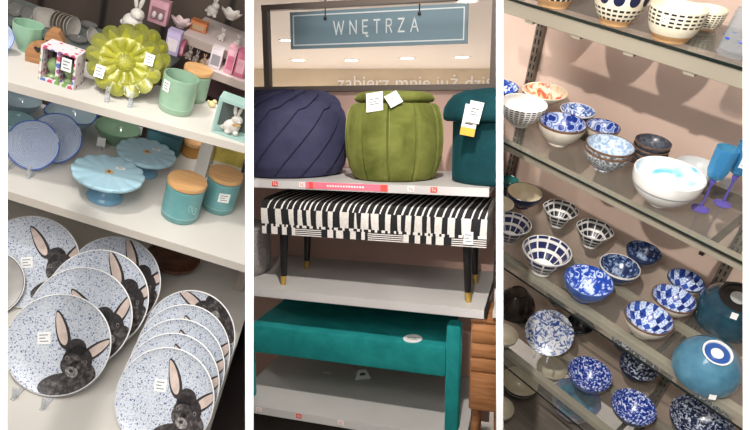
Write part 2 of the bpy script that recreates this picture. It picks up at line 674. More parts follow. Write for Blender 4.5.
for ux in (-sw * .285, sw * .245):
    top = 2.62 - (D.T @ Vector((c.x, c.y, c.z - sh / 2))).z
    bm = tube(bmesh.new(), [(ux, -.014, sh * .78), (ux, -.014, top if top > sh else sh + .6)], .004, 6)
    blob(bm, (ux, -.016, sh * .8), (.011, .006, .011), 10)
    obj('wire', bm, M('wire_grey', (70, 66, 64), .4, .5), sg)
# ================================================================== LEFT DISPLAY: white shelves of tableware
W1, W2, W3 = .32, 0.0, -.35
SHELF = M('shelf_white', (208, 203, 195), .55, var=.015, scale=5)
EDGE = M('shelf_edge', (205, 197, 186), .6)
sh_l = root(L, 'display_shelf', (0, 0, W3), 'white three-tier display shelf of tableware', 'shelf')
def lboard(q00, q10, q11, q01, w, t, name='shelf_board'):
    """quadrilateral board; q = (u, v) corners front-left, front-right, back-right, back-left"""
    bm = bmesh.new()
    top = [bm.verts.new((a, b_, w - W3)) for a, b_ in (q00, q10, q11, q01)]
    bot = [bm.verts.new((a, b_, w - W3 - t)) for a, b_ in (q00, q10, q11, q01)]
    bm.faces.new(top)
    bm.faces.new(list(reversed(bot)))
    for i in range(4):
        f = bm.faces.new((top[i], bot[i], bot[(i + 1) % 4], top[(i + 1) % 4]))
        f.material_index = 1 if i == 0 else 0
    return obj(name, bm, [SHELF, EDGE], sh_l, smooth=0)
seat_down(sh_l, L)
a1, b1 = L.on(8, 82, W1), L.on(245, 146, W1)
d1 = (b1 - a1); d1 = d1 / d1.x
fl = lambda u: (u, a1.y + (u - a1.x) * d1.y)
lboard(fl(-.75), fl(.46), (.46, .31), (-.75, .215), W1, .022)
lboard((-.75, 0), (.52, 0), (.52, .52), (-.75, .52), 0, .026)
lboard((-.75, -.55), (.395, -.55), (.395, .5), (-.75, .5), W3, .03)
zz = lambda w: w - W3
obj('back_post', boxbm(.075, .115, .385, .42, zz(0), zz(W1) - .11), SHELF, sh_l, smooth=0)
obj('side_panel', boxbm(.385, .395, -.54, .49, zz(W3) - .55, zz(W3) - .031), M('dark_side', (58, 46, 44), .6), sh_l, smooth=0)
obj('plinth', boxbm(.397, .9, -.54, .60, -.40, -.16), MATS['dark_side'], sh_l, smooth=0)
for (u, v) in ((.34, .30), (.40, .36)):
    obj('back_post', boxbm(u - .018, u + .018, v, v + .03, zz(W3), zz(0) - .026), M('post_taupe', (176, 164, 152), .5), sh_l, smooth=0)
trim(sh_l, 245.0, True)

CLEAR = M_glass('clear_acrylic', (235, 238, 240), .80, .05, edge=(240, 240, 240))
def plate_stand(w, contact, rz, label, wid=.07, group=None, hgt=.05, rest=True):
    st = root(L, 'plate_stand', contact, label, 'plate stand', group, rz)
    for s in (-1, 1):
        x = s * wid / 2
        obj('side_rail', boxbm(x - .005, x + .005, -.035, .09, 0, .004), CLEAR, st, smooth=0)
        obj('front_lip', boxbm(x - .005, x + .005, -.030, -.026, .0042, hgt * .8), CLEAR, st, smooth=0)
        if not rest:
            continue
        m = Matrix.Translation((x, .088, .0042)) @ Matrix.Rotation(math.radians(10), 4, 'X')
        obj('back_rest', boxbm(-.005, .005, 0, .004, 0, hgt * 1.6), CLEAR, st, smooth=0, matrix=m)
    return st

def standing(bay, cpx, w, dpx, lean, dyaw=0.0, lift=.006):
    """a disc that leans back on its stand: contact point, radius, turn, from its middle"""
    r = .1
    for _ in range(4):
        cq = bay.on(cpx[0], cpx[1], w + r * math.cos(lean) + lift)
        r = dpx / 2 / bay.ppm(cq)[0]
    rz = bay.yaw(cq) + dyaw
    back = Matrix.Rotation(rz, 3, 'Z') @ Vector((0, r * math.sin(lean), 0))
    q = Vector((cq.x - back.x, cq.y - back.y, w))
    tilt = Matrix.Translation((0, r * math.sin(lean), r * math.cos(lean) + lift)) @ Matrix.Rotation(PI / 2 - lean, 4, 'X')
    return q, r, rz, tilt

# ---- china plates with a rabbit
FUR = M_noise('rabbit_fur', [(0.3, (28, 25, 27)), (.5, (62, 57, 57)), (.72, (120, 113, 110))], 90, .5, 5)
FUR2 = M_noise('rabbit_dark_fur', [(0.3, (22, 20, 22)), (.7, (66, 60, 60))], 120, .5, 5)
EAR = M('rabbit_ear_pink', (205, 186, 176), .5, var=.06, scale=60)
MUZ = M_noise('rabbit_muzzle', [(.35, (92, 88, 86)), (.65, (176, 172, 168))], 150, .5, 4)
DITSY = M_ditsy('ditsy_china')
RIMW = M('china_rim', (232, 230, 226), .3)
def rabbit_mesh(Rr, rot, rabbit=True, off=(0, 0)):
    dep = Rr * .13
    def zf(r):
        s = r / Rr
        if s < .55:
            return -dep
        k = (s - .55) / .45
        return -dep + dep * k ** 1.6
    P = [(0, -dep - .004, 'back'), (.5 * Rr, -dep - .004, 'back'), (.6 * Rr, -dep - .002, 'back'), (.85 * Rr, zf(.85 * Rr) - .004, 'back'),
         (Rr, -.003, 'rim'), (Rr * 1.003, -.0005, 'rim'), (Rr * .985, .0008, 'rim'), (Rr * .965, zf(Rr * .965), 'in')]
    for s in (.88, .8, .72, .64, .55, .3):
        P.append((s * Rr, zf(s * Rr), 'in'))
    P.append((0, -dep, 'in'))
    bm = lathe(P, 64, lambda t, i, j: 1 if t == 'rim' else 0)
    if not rabbit:
        return bm
    cr, sr = math.cos(rot), math.sin(rot)
    def shape(cx, cy, rx, ry, a, mi, lay, pointed=0.0):
        a = math.radians(a)
        rings = []
        N = 30
        for k in range(0, 7):
            ring = []
            for j in range(N if k else 1):
                t = 2 * PI * j / N
                ex, ey = rx * math.cos(t) * k / 6, ry * math.sin(t) * k / 6
                if pointed:
                    ex *= 1 - pointed * (ey / ry) * .55
                x = cx + ex * math.cos(a) - ey * math.sin(a)
                y = cy + ex * math.sin(a) + ey * math.cos(a)
                X, Y = (x * cr - y * sr) + off[0], (x * sr + y * cr) + off[1]
                r = math.hypot(X, Y)
                if r > .975:
                    X, Y, r = X / r * .975, Y / r * .975, .975
                ring.append(bm.verts.new((X * Rr, Y * Rr, zf(r * Rr) + .0006 * lay + .0004)))
            rings.append(ring)
        for r0, r1 in zip(rings, rings[1:]):
            for j in range(N):
                if len(r0) == 1:
                    f = bm.faces.new((r0[0], r1[j], r1[(j + 1) % N]))
                else:
                    try:
                        f = bm.faces.new((r0[j], r1[j], r1[(j + 1) % N], r0[(j + 1) % N]))
                    except ValueError:
                        continue
                f.material_index = mi
    shape(.33, -.82, .50, .24, 8, 2, 1)             # shoulders
    shape(.56, -.62, .34, .30, 0, 2, 2)             # chest
    shape(.075, .24, .125, .40, 22, 3, 2, .5)       # left ear
    shape(.055, .26, .085, .34, 22, 4, 3, .5)
    shape(.80, -.07, .125, .37, -48, 3, 2, .5)      # right ear
    shape(.83, -.05, .085, .30, -48, 4, 3, .5)
    shape(.40, -.10, .20, .20, 0, 3, 4)             # brow
    shape(.47, -.33, .29, .29, 10, 3, 4)            # head
    shape(.38, -.42, .22, .22, 0, 2, 5)             # cheeks
    shape(.52, -.50, .20, .18, 0, 2, 5)
    shape(.40, -.56, .13, .10, -20, 5, 6)           # muzzle
    shape(.39, -.54, .045, .032, -20, 3, 7)         # nose
    shape(.27, -.30, .035, .042, 0, 5, 7)           # eye
    shape(.27, -.30, .024, .03, 0, 3, 8)
    shape(.63, -.34, .032, .042, 0, 5, 7)
    shape(.63, -.34, .022, .03, 0, 3, 8)
    return bm
PM = [DITSY, RIMW, FUR, FUR2, EAR, MUZ]
def rabbit_plate(cpx, dpx, lean, rot, label, group, dyaw=-.46, stick=None, rabbit=True, off=(0, 0)):
    q, r, rz, tilt = standing(L, cpx, W3, dpx, math.radians(lean), dyaw)
    o = obj('rabbit_plate', rabbit_mesh(r, math.radians(rot), rabbit, off), PM, smooth=50)
    put(L, o, q, label, 'plate', group, rz, tilt)
    if stick:
        sticker(o, PAPER, (stick[0] * r, stick[1] * r, -r * .13 + .0012), .032, .032, (0, 0, 1), roll=.4, up=(0, 1, 0))
    return q, r, rz
G = 'rabbit plates standing in the left row'
q, r, rz = rabbit_plate((58, 345), 115, 36, 14, 'large rabbit plate at the front left, whole rim in view, rabbit low on its right', G, stick=(-.34, .0), off=(-.10, .02))
plate_stand(W3, q, rz, 'clear acrylic stand under the foremost left rabbit plate', .075, 'plate stands', rest=False)
rabbit_plate((80, 318), 113, 36, 38, 'rabbit plate right behind the foremost left one, upright pale ear above the rabbit face', G)
rabbit_plate((97, 300), 111, 36, 15, 'third plate back in the left row, long ear lying along its upper rim', G, off=(.03, .42))
rabbit_plate((112, 284), 104, 36, 12, 'rearmost rabbit plate of the left row, dark fur along its right rim', G, off=(.04, .44))
rabbit_plate((30, 262), 108, 36, 24, 'rabbit plate at the back left with both ears under the middle shelf', G, stick=(-.1, -.05), off=(.02, .20))
# the grey plate with a double rim line at the left border
q, r, rz, tilt = standing(L, (-14, 284), W3, 84, math.radians(38), .3)
o = obj('rimmed_plate', lathe([(0, -.018, 'b'), (.55 * r, -.018, 'b'), (r, -.003, 'l'), (r, 0, 'w'), (.97 * r, 0, 'w'), (.955 * r, -.001, 'l'), (.93 * r, -.002, 'g'), (.6 * r, -.013, 'g'), (0, -.013, 'g')],
                          56, lambda t, i, j: {'b': 0, 'w': 1, 'l': 2, 'g': 0}[t]),
        [M_noise('grey_glaze', [(.3, (150, 146, 142)), (.7, (176, 172, 168))], 20, .3), RIMW, M('line_black', (48, 42, 42), .4)], smooth=50)
put(L, o, q, 'plain grey plate with a dark and white double rim at the left border', 'plate', None, rz, tilt)
G = 'rabbit plates standing in the right row'
lab = ['front plate of the right row, rabbit face with two upright ears', 'second plate in the right row, one ear tip at its right rim',
       'third plate in the right row, ear tip just above that of the second', 'fourth plate in the right row, ear tip highest on its right rim',
       'rearmost plate of the right row, dark rabbit lying along its top rim']
for k in (4, 3, 2, 1, 0):
    t = (k / 4.0)
    rk = rabbit_plate((164 + 24 * t, 400 - 61 * t), 107 - 7 * t, 34, (20, 22, 24, 26, 125)[k], lab[k], G, stick=(-.25, .15) if k == 0 else None, off=(-.06, .16) if k < 4 else (0, 0))
    if k == 0:
        plate_stand(W3, rk[0], rk[2], 'clear acrylic stand under the front plate of the right row', .075, 'plate stands', rest=False)

# wooden bowl behind the plates
def bowl_at(bay, name, cpx, w, dpx, ratio, mats, label, cat='bowl', group=None, mf=None, q_=2.0, fr=.42, seg=48, rz=None, rmod=None, t=None, fh=None, n=10, trimpx=None, clear=False):
    """open bowl from the middle of its rim"""
    h = .05
    for _ in range(4):
        cq = bay.on(cpx[0], cpx[1], w + h)
        d = dpx / bay.ppm(cq)[0]
        h = d * ratio
    if bay is R:
        cq.y = min(cq.y, WALL_V - .006 - d / 2)
    q0 = Vector((cq.x, cq.y, w))
    bm = lathe(bowl_prof(d / 2, h, d / 2 * fr, fh, t, q_, n), seg, mf, rmod)
    o = obj(name, bm, mats, smooth=40)
    put(bay, o, q0, label, cat, group, bay.yaw(q0) if rz is None else rz)
    if trimpx:
        trim(o, trimpx, bay is L)
    return o, d / 2, h, q0
BRWN = M_wood('dark_bowl_wood', (74, 46, 34), (128, 86, 60), 20)
bowl_at(L, 'wooden_bowl', (174, 256), W3, 54, .26, BRWN, 'brown wooden bowl behind the rabbit plates, under the middle shelf')

# ---- middle board
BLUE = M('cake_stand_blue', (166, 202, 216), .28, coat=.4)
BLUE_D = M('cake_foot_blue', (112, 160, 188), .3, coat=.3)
def cake_stand(cpx, dpx, ratio, label, group):
    h = .10
    for _ in range(4):
        cq = L.on(cpx[0], cpx[1], W2 + h)
        d = dpx / L.ppm(cq)[0]
        h = d * ratio
    rt = root(L, 'cake_stand', (cq.x, cq.y, W2), label, 'cake stand', group, L.yaw(cq))
    r = d / 2
    def scal(rr, z, a):
        k = max(0, (rr / r - .75) / .25)
        s = abs(math.cos(a * 7))
        return rr * (1 + .045 * k * (s - .5)), z + .004 * k * (s - .5)
    P = [(0, h - .006), (r * .5, h - .006), (r * .93, h - .007), (r * .99, h - .010), (r * 1.0, h - .009), (r * .995, h - .002), (r * .97, h), (r * .9, h), (r * .5, h), (0, h)]
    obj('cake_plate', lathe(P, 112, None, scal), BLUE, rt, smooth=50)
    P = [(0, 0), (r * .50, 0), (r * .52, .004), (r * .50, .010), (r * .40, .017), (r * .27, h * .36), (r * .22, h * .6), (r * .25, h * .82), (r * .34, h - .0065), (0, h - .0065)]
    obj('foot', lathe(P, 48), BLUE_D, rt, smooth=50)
    bm = bmesh.new()
    lathe([(0, h + .0012), (.011, h + .0012), (.012, h + .0002)], 20, bm=bm)
    lathe([(0, h + .002), (.004, h + .002), (.0045, h + .0012)], 12, lambda *_: 1, bm=bm)
    obj('round_sticker', bm, [M('sticker_gold', (196, 166, 120), .5), M('sticker_brown', (96, 62, 44), .5)], rt)
    sticker(rt, PAPER, (r * .30, r * .30, h + .0004), .024, .012, (0, 0, 1), up=(0, 1, 0))
cake_stand((109, 172), 74, .46, 'pale blue scalloped cake stand at the front of the middle board', 'cake stands')
cake_stand((147, 152), 60, .44, 'pale blue scalloped cake stand behind, half under the top board', 'cake stands')

TEAL = M_noise('canister_teal', [(.35, (96, 150, 152)), (.65, (106, 160, 160))], 30, .3, coat=.3)
TEAL_L = M('canister_line', (150, 196, 190), .3)
BAMBOO = M_wood('bamboo_lid', (196, 148, 96), (218, 172, 118), 10, .45)
def canister(bay, cpx, w, dpx, ratio, label, mats, lidmat, group, open_=False, stick=None, relief=False, trimpx=None, name='canister'):
    h = .1
    for _ in range(4):
        cq = bay.on(cpx[0], cpx[1], w + h)
        d = dpx / bay.ppm(cq)[0]
        h = d * ratio
    rt = root(bay, name, (cq.x, cq.y, w), label, 'canister' if name == 'canister' else 'jar', group, bay.yaw(cq))
    r = d / 2
    lid = 0 if open_ else .016
    hb = h - lid
    P = [(0, .002, ''), (r * .86, .002, ''), (r * .9, 0, ''), (r * .95, .004, ''), (r * .965, hb * .17, ''), (r * .975, hb * .18, 'l'), (r * .967, hb * .19, 'l'), (r * .97, hb * .9, ''),
         (r * .98, hb - .002, ''), (r * .965, hb, ''), (r * .90, hb, ''), (r * .87, hb * .5, ''), (r * .86, .012, ''), (0, .010, '')]
    obj('jar_body', lathe(P, 48, lambda t, i, j: 1 if t == 'l' else 0), mats, rt, smooth=40)
    if not open_:
        lb = obj('lid', lathe([(0, hb + .001), (r * .93, hb + .001), (r * .99, hb + .003), (r * 1.0, hb + .006), (r * 1.0, h - .004), (r * .97, h), (0, h)], 48), lidmat, rt, smooth=40)
    if stick:
        sa, sz, sw_, sh_ = stick
        sticker(rt, PAPER, (math.sin(sa) * r * .985, -math.cos(sa) * r * .985, hb * sz), sw_, sh_, (math.sin(sa), -math.cos(sa), 0))
    if relief:
        pts = []
        for k in range(40):
            t = k / 39.0
            a = .62 + .30 * math.sin(2 * PI * t) * (1 - .4 * t)
            pts.append((math.sin(a) * r * .973, -math.cos(a) * r * .973, hb * (.50 + .13 * math.sin(4 * PI * t) + .22 * (t - .5))))
        obj('relief_flourish', tube(bmesh.new(), pts, .0011, 6), TEAL_L, rt)
    if trimpx:
        trim(rt, trimpx, bay is L)
    return rt
canister(L, (188, 180), W2, 41, 1.12, 'teal canister with a bamboo lid, front of the pair on the middle board', [TEAL, TEAL_L], BAMBOO, 'teal canisters', relief=True)
canister(L, (226.5, 173.5), W2, 36, 1.18, 'teal canister with a bamboo lid and a white price sticker, at the right end', [TEAL, TEAL_L], BAMBOO, 'teal canisters', stick=(.25, .62, .034, .032))

# glass plates with a blue rim
GB = M_glass('blue_rimmed_glass', (220, 230, 244), .58, .05, edge=(218, 228, 247), tint=(236, 242, 250))
GBR = M_glass('blue_glass_rim', (70, 110, 200), .35, .1, edge=(90, 128, 214))
def glass_plate(cpx, dpx, label, lean, w, group, dyaw=0.0, stand=None):
    q, r, rz, tilt = standing(L, cpx, w, dpx, math.radians(lean), dyaw)
    def wav(rr, z, a):
        return rr * (1 + .012 * math.sin(a * 5 + 1)), z
    P = [(0, -.016, ''), (.5 * r, -.016, ''), (.7 * r, -.012, ''), (.95 * r, -.003, ''), (r, -.001, 'r'), (r, .002, 'r'), (.96 * r, .002, 'r')]
    k = .93
    while k > .1:
        zb = -.012 * (1 - (k - .1) / .83)
        P += [(k * r, zb + .002, ''), ((k - .035) * r, zb - .0005, '')]
        k -= .07
    P.append((0, -.012, ''))
    o = obj('glass_plate', lathe(P, 64, lambda t, i, j: 1 if t == 'r' and (j % 64) not in (5, 6, 7, 8, 30, 31, 32, 33, 34) else 0, wav), [GB, GBR], smooth=30)
    put(L, o, q, label, 'plate', group, rz, tilt)
    if stand:
        plate_stand(w, q, rz, stand, .06, 'plate stands', rest=False)
glass_plate((56, 138), 58, 'clear glass plate with a blue edge, standing behind the front glass plate', 30, W2, 'blue edged glass plates', dyaw=-.5)
glass_plate((33, 145), 59, 'clear ringed glass plate with a blue edge, at the front left of the middle board', 30, W2, 'blue edged glass plates', dyaw=-.5, stand='clear acrylic stand under the front glass plate')
glass_plate((-5, 36), 40, 'glass plate with a blue edge, cut by the left border on the top board', 16, W1, 'blue edged glass plates')

def wavy(amp, n):
    def f(r, z, a):
        return r * (1 + amp * math.sin(a * n)), z
    return f
SMOKE = M_glass('smoky_blue_glass', (150, 172, 182), .55, .06, edge=(176, 194, 202), tint=(188, 206, 214))
GRYG = M_glass('grey_glass', (176, 176, 172), .45, .1, edge=(170, 168, 164), tint=(190, 190, 186))
SMKR = M_glass('cobalt_glass', (50, 84, 190), .25, .1, edge=(60, 96, 200))
GRN = M_glass('sea_green_glass', (140, 172, 146), .5, .08, edge=(150, 182, 154), tint=(170, 200, 174))
AQUA = M_glass('aqua_glass', (170, 212, 220), .5, .08, edge=(186, 220, 226), tint=(206, 232, 236))
rimf = lambda t, i, j: 1 if t == 'rim' else 0
bowl_at(L, 'glass_bowl', (20, 99), W2, 46, .42, [SMOKE, SMKR], 'smoky blue glass bowl at the far back left under the top board', group='glass bowls under the top board', mf=None, q_=1.6)
bowl_at(L, 'glass_bowl', (71, 113), W2, 54, .40, [SMOKE, SMKR], 'smoky blue glass bowl with a cobalt edge, behind the glass plates', group='glass bowls under the top board', mf=rimf, q_=1.5, rmod=wavy(.03, 6))
bowl_at(L, 'glass_bowl', (118, 127), W2, 47, .42, [GRN], 'green glass bowl between the blue bowl and the rear cake stand', group='glass bowls under the top board', q_=1.6)
bowl_at(L, 'glass_bowl', (16, 119), W2, 40, .40, [AQUA], 'aqua glass bowl left of the glass plates, at the left border', group='glass bowls under the top board', q_=1.8)
# clear clips holding small price cards
for px, py, lb in ((100, 143, 'white price card clipped up between the blue and green bowls'), (50, 133, 'white price card clipped up between the two smoky blue bowls'), (137, 131, 'white price card behind the rear cake stand')):
    q = L.on(px, py + 7, W2)
    ct = root(L, 'price_card', q, lb, 'price card', 'price cards under the top board', L.yaw(q))
    obj('card', boxbm(-.012, .012, -.001, .001, .012, .045), PAPER, ct, smooth=0)
    obj('clip', boxbm(-.006, .006, -.006, .006, 0, .016), CLEAR, ct, smooth=0)
# teal serving board, amber jar, yellow packet
q = L.on(160, 160, W2)
pm = L.ppm(q)
tb = root(L, 'serving_box', (q.x - .012, .468, W2), 'dark teal box behind the rear cake stand, under the top board', 'box', rz=.0)
DT = M('deep_teal', (62, 106, 116), .5, var=.05, scale=20)
obj('box_body', boxbm(-.055, .055, -.015, .042, 0, .075, bev=.003), DT, tb, smooth=30)
obj('lid', boxbm(-.057, .057, -.017, .044, .0755, .09, bev=.003), DT, tb, smooth=30)
AMB = M_glass('amber_glass', (200, 140, 60), .35, .15, edge=(214, 160, 84), tint=(214, 150, 70))
canister(L, (194, 141), W2, 20, .85, 'small amber glass jar behind the back post, under the top board', [AMB, AMB], BAMBOO, None, name='amber_jar')
q = L.on(228, 172, W2)
yb = root(L, 'gift_packet', (q.x, .44, W2), 'yellow and white gift packet behind the right canister', 'packet', rz=.1)
obj('packet_body', boxbm(-.06, .045, 0, .05, 0, .11, bev=.003), M('packet_yellow', (206, 184, 92), .5, var=.12, scale=25), yb, smooth=30)
obj('packet_band', boxbm(-.061, .046, -.001, .051, .030, .055), M('packet_white', (222, 216, 200), .5), yb, smooth=0)
trim(yb, 244.8, True)
# ---- top board
MINT = M_noise('mint_glaze', [(.35, (138, 170, 144)), (.65, (148, 178, 152))], 25, .3, coat=.4)
MINT_L = M('mint_line', (162, 196, 166), .3)
canister(L, (182, 76), W1, 38, 1.06, 'open mint green mug shaped jar at the front of the top board', [MINT, MINT_L], None, 'mint green jars', open_=True, stick=(-.75, .74, .022, .03))
canister(L, (199, 68), W1, 30, 1.18, 'mint green jar with a bamboo lid, behind the open mint jar', [MINT, MINT_L], BAMBOO, 'mint green jars')

# lime flower plates
LIME = M_noise('lime_glaze', [(.3, (104, 106, 42)), (.6, (142, 142, 66))], 22, .3, coat=.35)
LIME_C = M_noise('lime_bright_glaze', [(.3, (134, 134, 32)), (.6, (168, 166, 56))], 30, .3, coat=.35)
def flower_plate(cpx, dpx, lean, label, dyaw, petals=13, stick=()):
    q, r, rz, tilt = standing(L, cpx, W1, dpx, math.radians(lean), dyaw)
    def pet(rr, z, a):
        k = rr / r
        e = abs(math.sin(a * petals / 2)) ** .6
        e2 = abs(math.sin((a + PI / petals) * petals / 2)) ** .6
        out = max(0.0, (k - .60) / .40)
        inn = math.exp(-((k - .45) / .16) ** 2)
        return rr * (1 - .10 * out * (1 - e)), z + .010 * out * (e - .6) * (1 if z > -.02 else 1) + .006 * inn * (e2 - .5)
    P = [(0, -.022, 'b'), (.5 * r, -.021, 'b'), (.8 * r, -.010, 'b'), (.97 * r, -.003, 'b'), (r, 0, 'o'), (.985 * r, .003, 'o')]
    for k in (.94, .89, .83, .78, .72, .67):
        P.append((k * r, .002 - .012 * (.97 - k) / .3, 'o'))
    P += [(.65 * r, -.0105, 'i'), (.62 * r, -.0095, 'i')]
    for k in (.58, .5, .42, .34, .28):
        P.append((k * r, -.0095 - .006 * (.62 - k) / .34, 'i'))
    P += [(.25 * r, -.012, 'c'), (.2 * r, -.009, 'c'), (.1 * r, -.007, 'c'), (0, -.007, 'c')]
    def star(t, i, j):
        if t in 'ic':
            return 1
        if t != 'o':
            return 0
        k = P[i][0] / r
        e = abs(math.sin((2 * PI * (j + .5) / 156) * petals / 2))
        return 1 if k < .64 + .26 * e ** 1.5 else 0
    bm = lathe(P, 156, star, pet)
    for k in range(70):
        rr = r * .22 * math.sqrt((k + .5) / 70)
        a = k * 2.39996
        blob(bm, (rr * math.cos(a), rr * math.sin(a), -.008), (.0022, .0022, .002), 6, 1)
    o = obj('flower_plate', bm, [LIME, LIME_C], smooth=60)
    put(L, o, q, label, 'plate', 'lime flower plates', rz, tilt)
    for (x, y, w_, h_) in stick:
        sticker(o, PAPER, (x * r, y * r, .004), w_, h_, (0, 0, 1), up=(0, 1, 0), roll=-.1)
    return q, rz
q, rz = flower_plate((137, 57), 72, 22, 'lime green flower plate behind and right of the front one', -.25)
q, rz = flower_plate((125, 62), 80, 22, 'large lime green flower shaped plate in front, two white stickers', 0.0, stick=((-.58, -.42, .022, .032), (.60, .22, .022, .030)))
plate_stand(W1, q, rz, 'clear acrylic stand under the lime flower plates', .055, 'plate stands', rest=False)

# egg cup gift box
q0, q1 = L.on(38, 79, W1), L.on(73, 90.5, W1)
dv = (q1 - q0); bw = dv.length
rzb = math.atan2(dv.y, dv.x)
hp = 33.0 / L.ppm(q0)[1]
bx = root(L, 'gift_box', (q0 + q1) / 2, 'colourful dotted gift box with two green egg cups in its windows', 'gift box', rz=rzb)
def dots_mat(name):
    m, nt, b = new_mat(name)
    tc = nt.nodes.new('ShaderNodeTexCoord')
    v = nt.nodes.new('ShaderNodeTexVoronoi'); v.inputs['Scale'].default_value = 62; v.inputs['Randomness'].default_value = .25
    nt.links.new(tc.outputs['Object'], v.inputs['Vector'])
    lt = nt.nodes.new('ShaderNodeMath'); lt.operation = 'LESS_THAN'; lt.inputs[1].default_value = .42
    nt.links.new(v.outputs['Distance'], lt.inputs[0])
    sp = nt.nodes.new('ShaderNodeSeparateColor')
    nt.links.new(v.outputs['Color'], sp.inputs[0])
    r = ramp_node(nt, [(0, (196, 80, 110)), (.3, (92, 120, 180)), (.55, (120, 160, 90)), (.8, (150, 90, 140))], 'CONSTANT')
    nt.links.new(sp.outputs[0], r.inputs['Fac'])
    mx = nt.nodes.new('ShaderNodeMix'); mx.data_type = 'RGBA'
    mx.inputs['A'].default_value = lin((226, 214, 216))
    nt.links.new(lt.outputs[0], mx.inputs['Factor'])
    nt.links.new(r.outputs['Color'], mx.inputs['B'])
    nt.links.new(mx.outputs['Result'], b.inputs['Base Color'])
    b.inputs['Roughness'].default_value = .5
    return m
DOTS = dots_mat('dotted_card')
DKIN = M('box_inside', (52, 48, 50), .7)
bd = .06
bm = bmesh.new()
th = .005
box(bm, -bw / 2, bw / 2, 0, bd, hp - th, hp); box(bm, -bw / 2, bw / 2, 0, bd, 0, th)
box(bm, -bw / 2, -bw / 2 + th, 0, bd, th, hp - th); box(bm, bw / 2 - th, bw / 2, 0, bd, th, hp - th)
box(bm, -bw / 2 + th, bw / 2 - th, bd - .002, bd, th, hp - th, mi=1)
box(bm, -.004, .004, .0005, bd - .003, th, hp - th)
obj('carton', bm, [DOTS, DKIN], bx, smooth=0)
EGG = M_noise('egg_green', [(.3, (120, 146, 96)), (.7, (142, 166, 116))], 60, .35)
def egg_cup_bm(h):
    P = [(0, 0), (h * .24, 0), (h * .25, .003), (h * .12, h * .16), (h * .12, h * .24), (h * .22, h * .36), (h * .27, h * .52), (h * .27, h * .62), (h * .22, h * .82), (h * .12, h * .96), (0, h)]
    return lathe(P, 24)
for s in (-1, 1):
    o = obj('egg_cup', egg_cup_bm(min(hp * .8, bw * .62)), EGG, smooth=60)
    put(L, o, (q0 + q1) / 2 + Matrix.Rotation(rzb, 3, 'Z') @ Vector((s * bw * .24, bd * .45, th + .0005)), 'green egg cup in the %s window of the dotted gift box' % ('left' if s < 0 else 'right, stickered'), 'egg cup', 'egg cups in the gift box')
sticker(bx, PAPER, (bw * .24, -.0005, hp * .68), bw * .28, hp * .38, (0, -1, 0))

# bunny gift box with pale teal frame
q0, q1 = L.on(210.5, 132, W1), L.on(244.2, 143.5, W1)
dv = (q1 - q0); bw = dv.length
rzb = math.atan2(dv.y, dv.x)
hp = 35.0 / L.ppm(q0)[1]
bx = root(L, 'bunny_box', (q0 + q1) / 2, 'pale teal open framed box with a white bunny, right end of the top board', 'gift box', rz=rzb)
PT = M('box_pale_teal', (156, 186, 178), .5)
bd, th = .05, .006
bm = bmesh.new()
for y0, y1 in ((0, .006), (bd - .006, bd)):
    box(bm, -bw / 2, bw / 2, y0, y1, 0, th); box(bm, -bw / 2, bw / 2, y0, y1, hp - th * 1.6, hp)
    box(bm, -bw / 2, -bw / 2 + th, y0, y1, th, hp - th * 1.6); box(bm, bw / 2 - th, bw / 2, y0, y1, th, hp - th * 1.6)
box(bm, -bw / 2, bw / 2, .006, bd - .006, hp - .004, hp); box(bm, -bw / 2, bw / 2, .006, bd - .006, 0, .003)
obj('box_frame', bm, PT, bx, smooth=0)
obj('back_card', boxbm(-bw / 2 + th, bw / 2 - th, bd - .004, bd - .002, th, hp - th * 1.6), M('back_card', (84, 92, 88), .7), bx, smooth=0)
BUNW = M_noise('bunny_white', [(.3, (186, 178, 170)), (.7, (218, 212, 204))], 50, .5)
def bunny_bm(h):
    bm = bmesh.new()
    blob(bm, (0, 0, h * .24), (h * .25, h * .22, h * .24), 20)
    blob(bm, (h * .10, -h * .05, h * .50), (h * .17, h * .15, h * .16), 18)
    blob(bm, (h * .16, -h * .17, h * .47), (h * .06, h * .06, h * .05), 10)
    for s in (-1, 1):
        blob(bm, (h * (.06 + .07 * s), h * .03, h * .80), (h * .055, h * .035, h * .21), 12, rot=Matrix.Rotation(.18 * s, 3, 'Y'))
        blob(bm, (h * .12 * s + .02 * h, -h * .16, h * .08), (h * .09, h * .12, h * .08), 10)
    blob(bm, (-h * .24, h * .05, h * .16), (h * .08, h * .08, h * .08), 10)
    bmesh.ops.remove_doubles(bm, verts=bm.verts, dist=1e-6)
    return bm
def bunny(bay, q, h, label, mat_, group=None, rz=0.0, bow=None):
    o = obj('bunny_figure', bunny_bm(h), mat_, smooth=60)
    put(bay, o, q, label, 'figurine', group, rz)
    if bow:
        bm = bmesh.new()
        for s in (-1, 1):
            blob(bm, (h * .10 + s * h * .07, -h * .20, h * .37), (h * .07, h * .03, h * .04), 10)
        obj('bow', bm, bow, o)
    return o
qb = (q0 + q1) / 2 + Matrix.Rotation(rzb, 3, 'Z') @ Vector((0, bd * .48, .0035))
ro = bunny(L, qb, min(hp * .95, bw * 1.05), 'white bunny figure with an amber bow inside the pale teal box', BUNW, None, rzb + .3, M('bow_amber', (196, 150, 80), .5))
ro.scale = (.95, .60, .88)
trim(bx, 245.0, True)

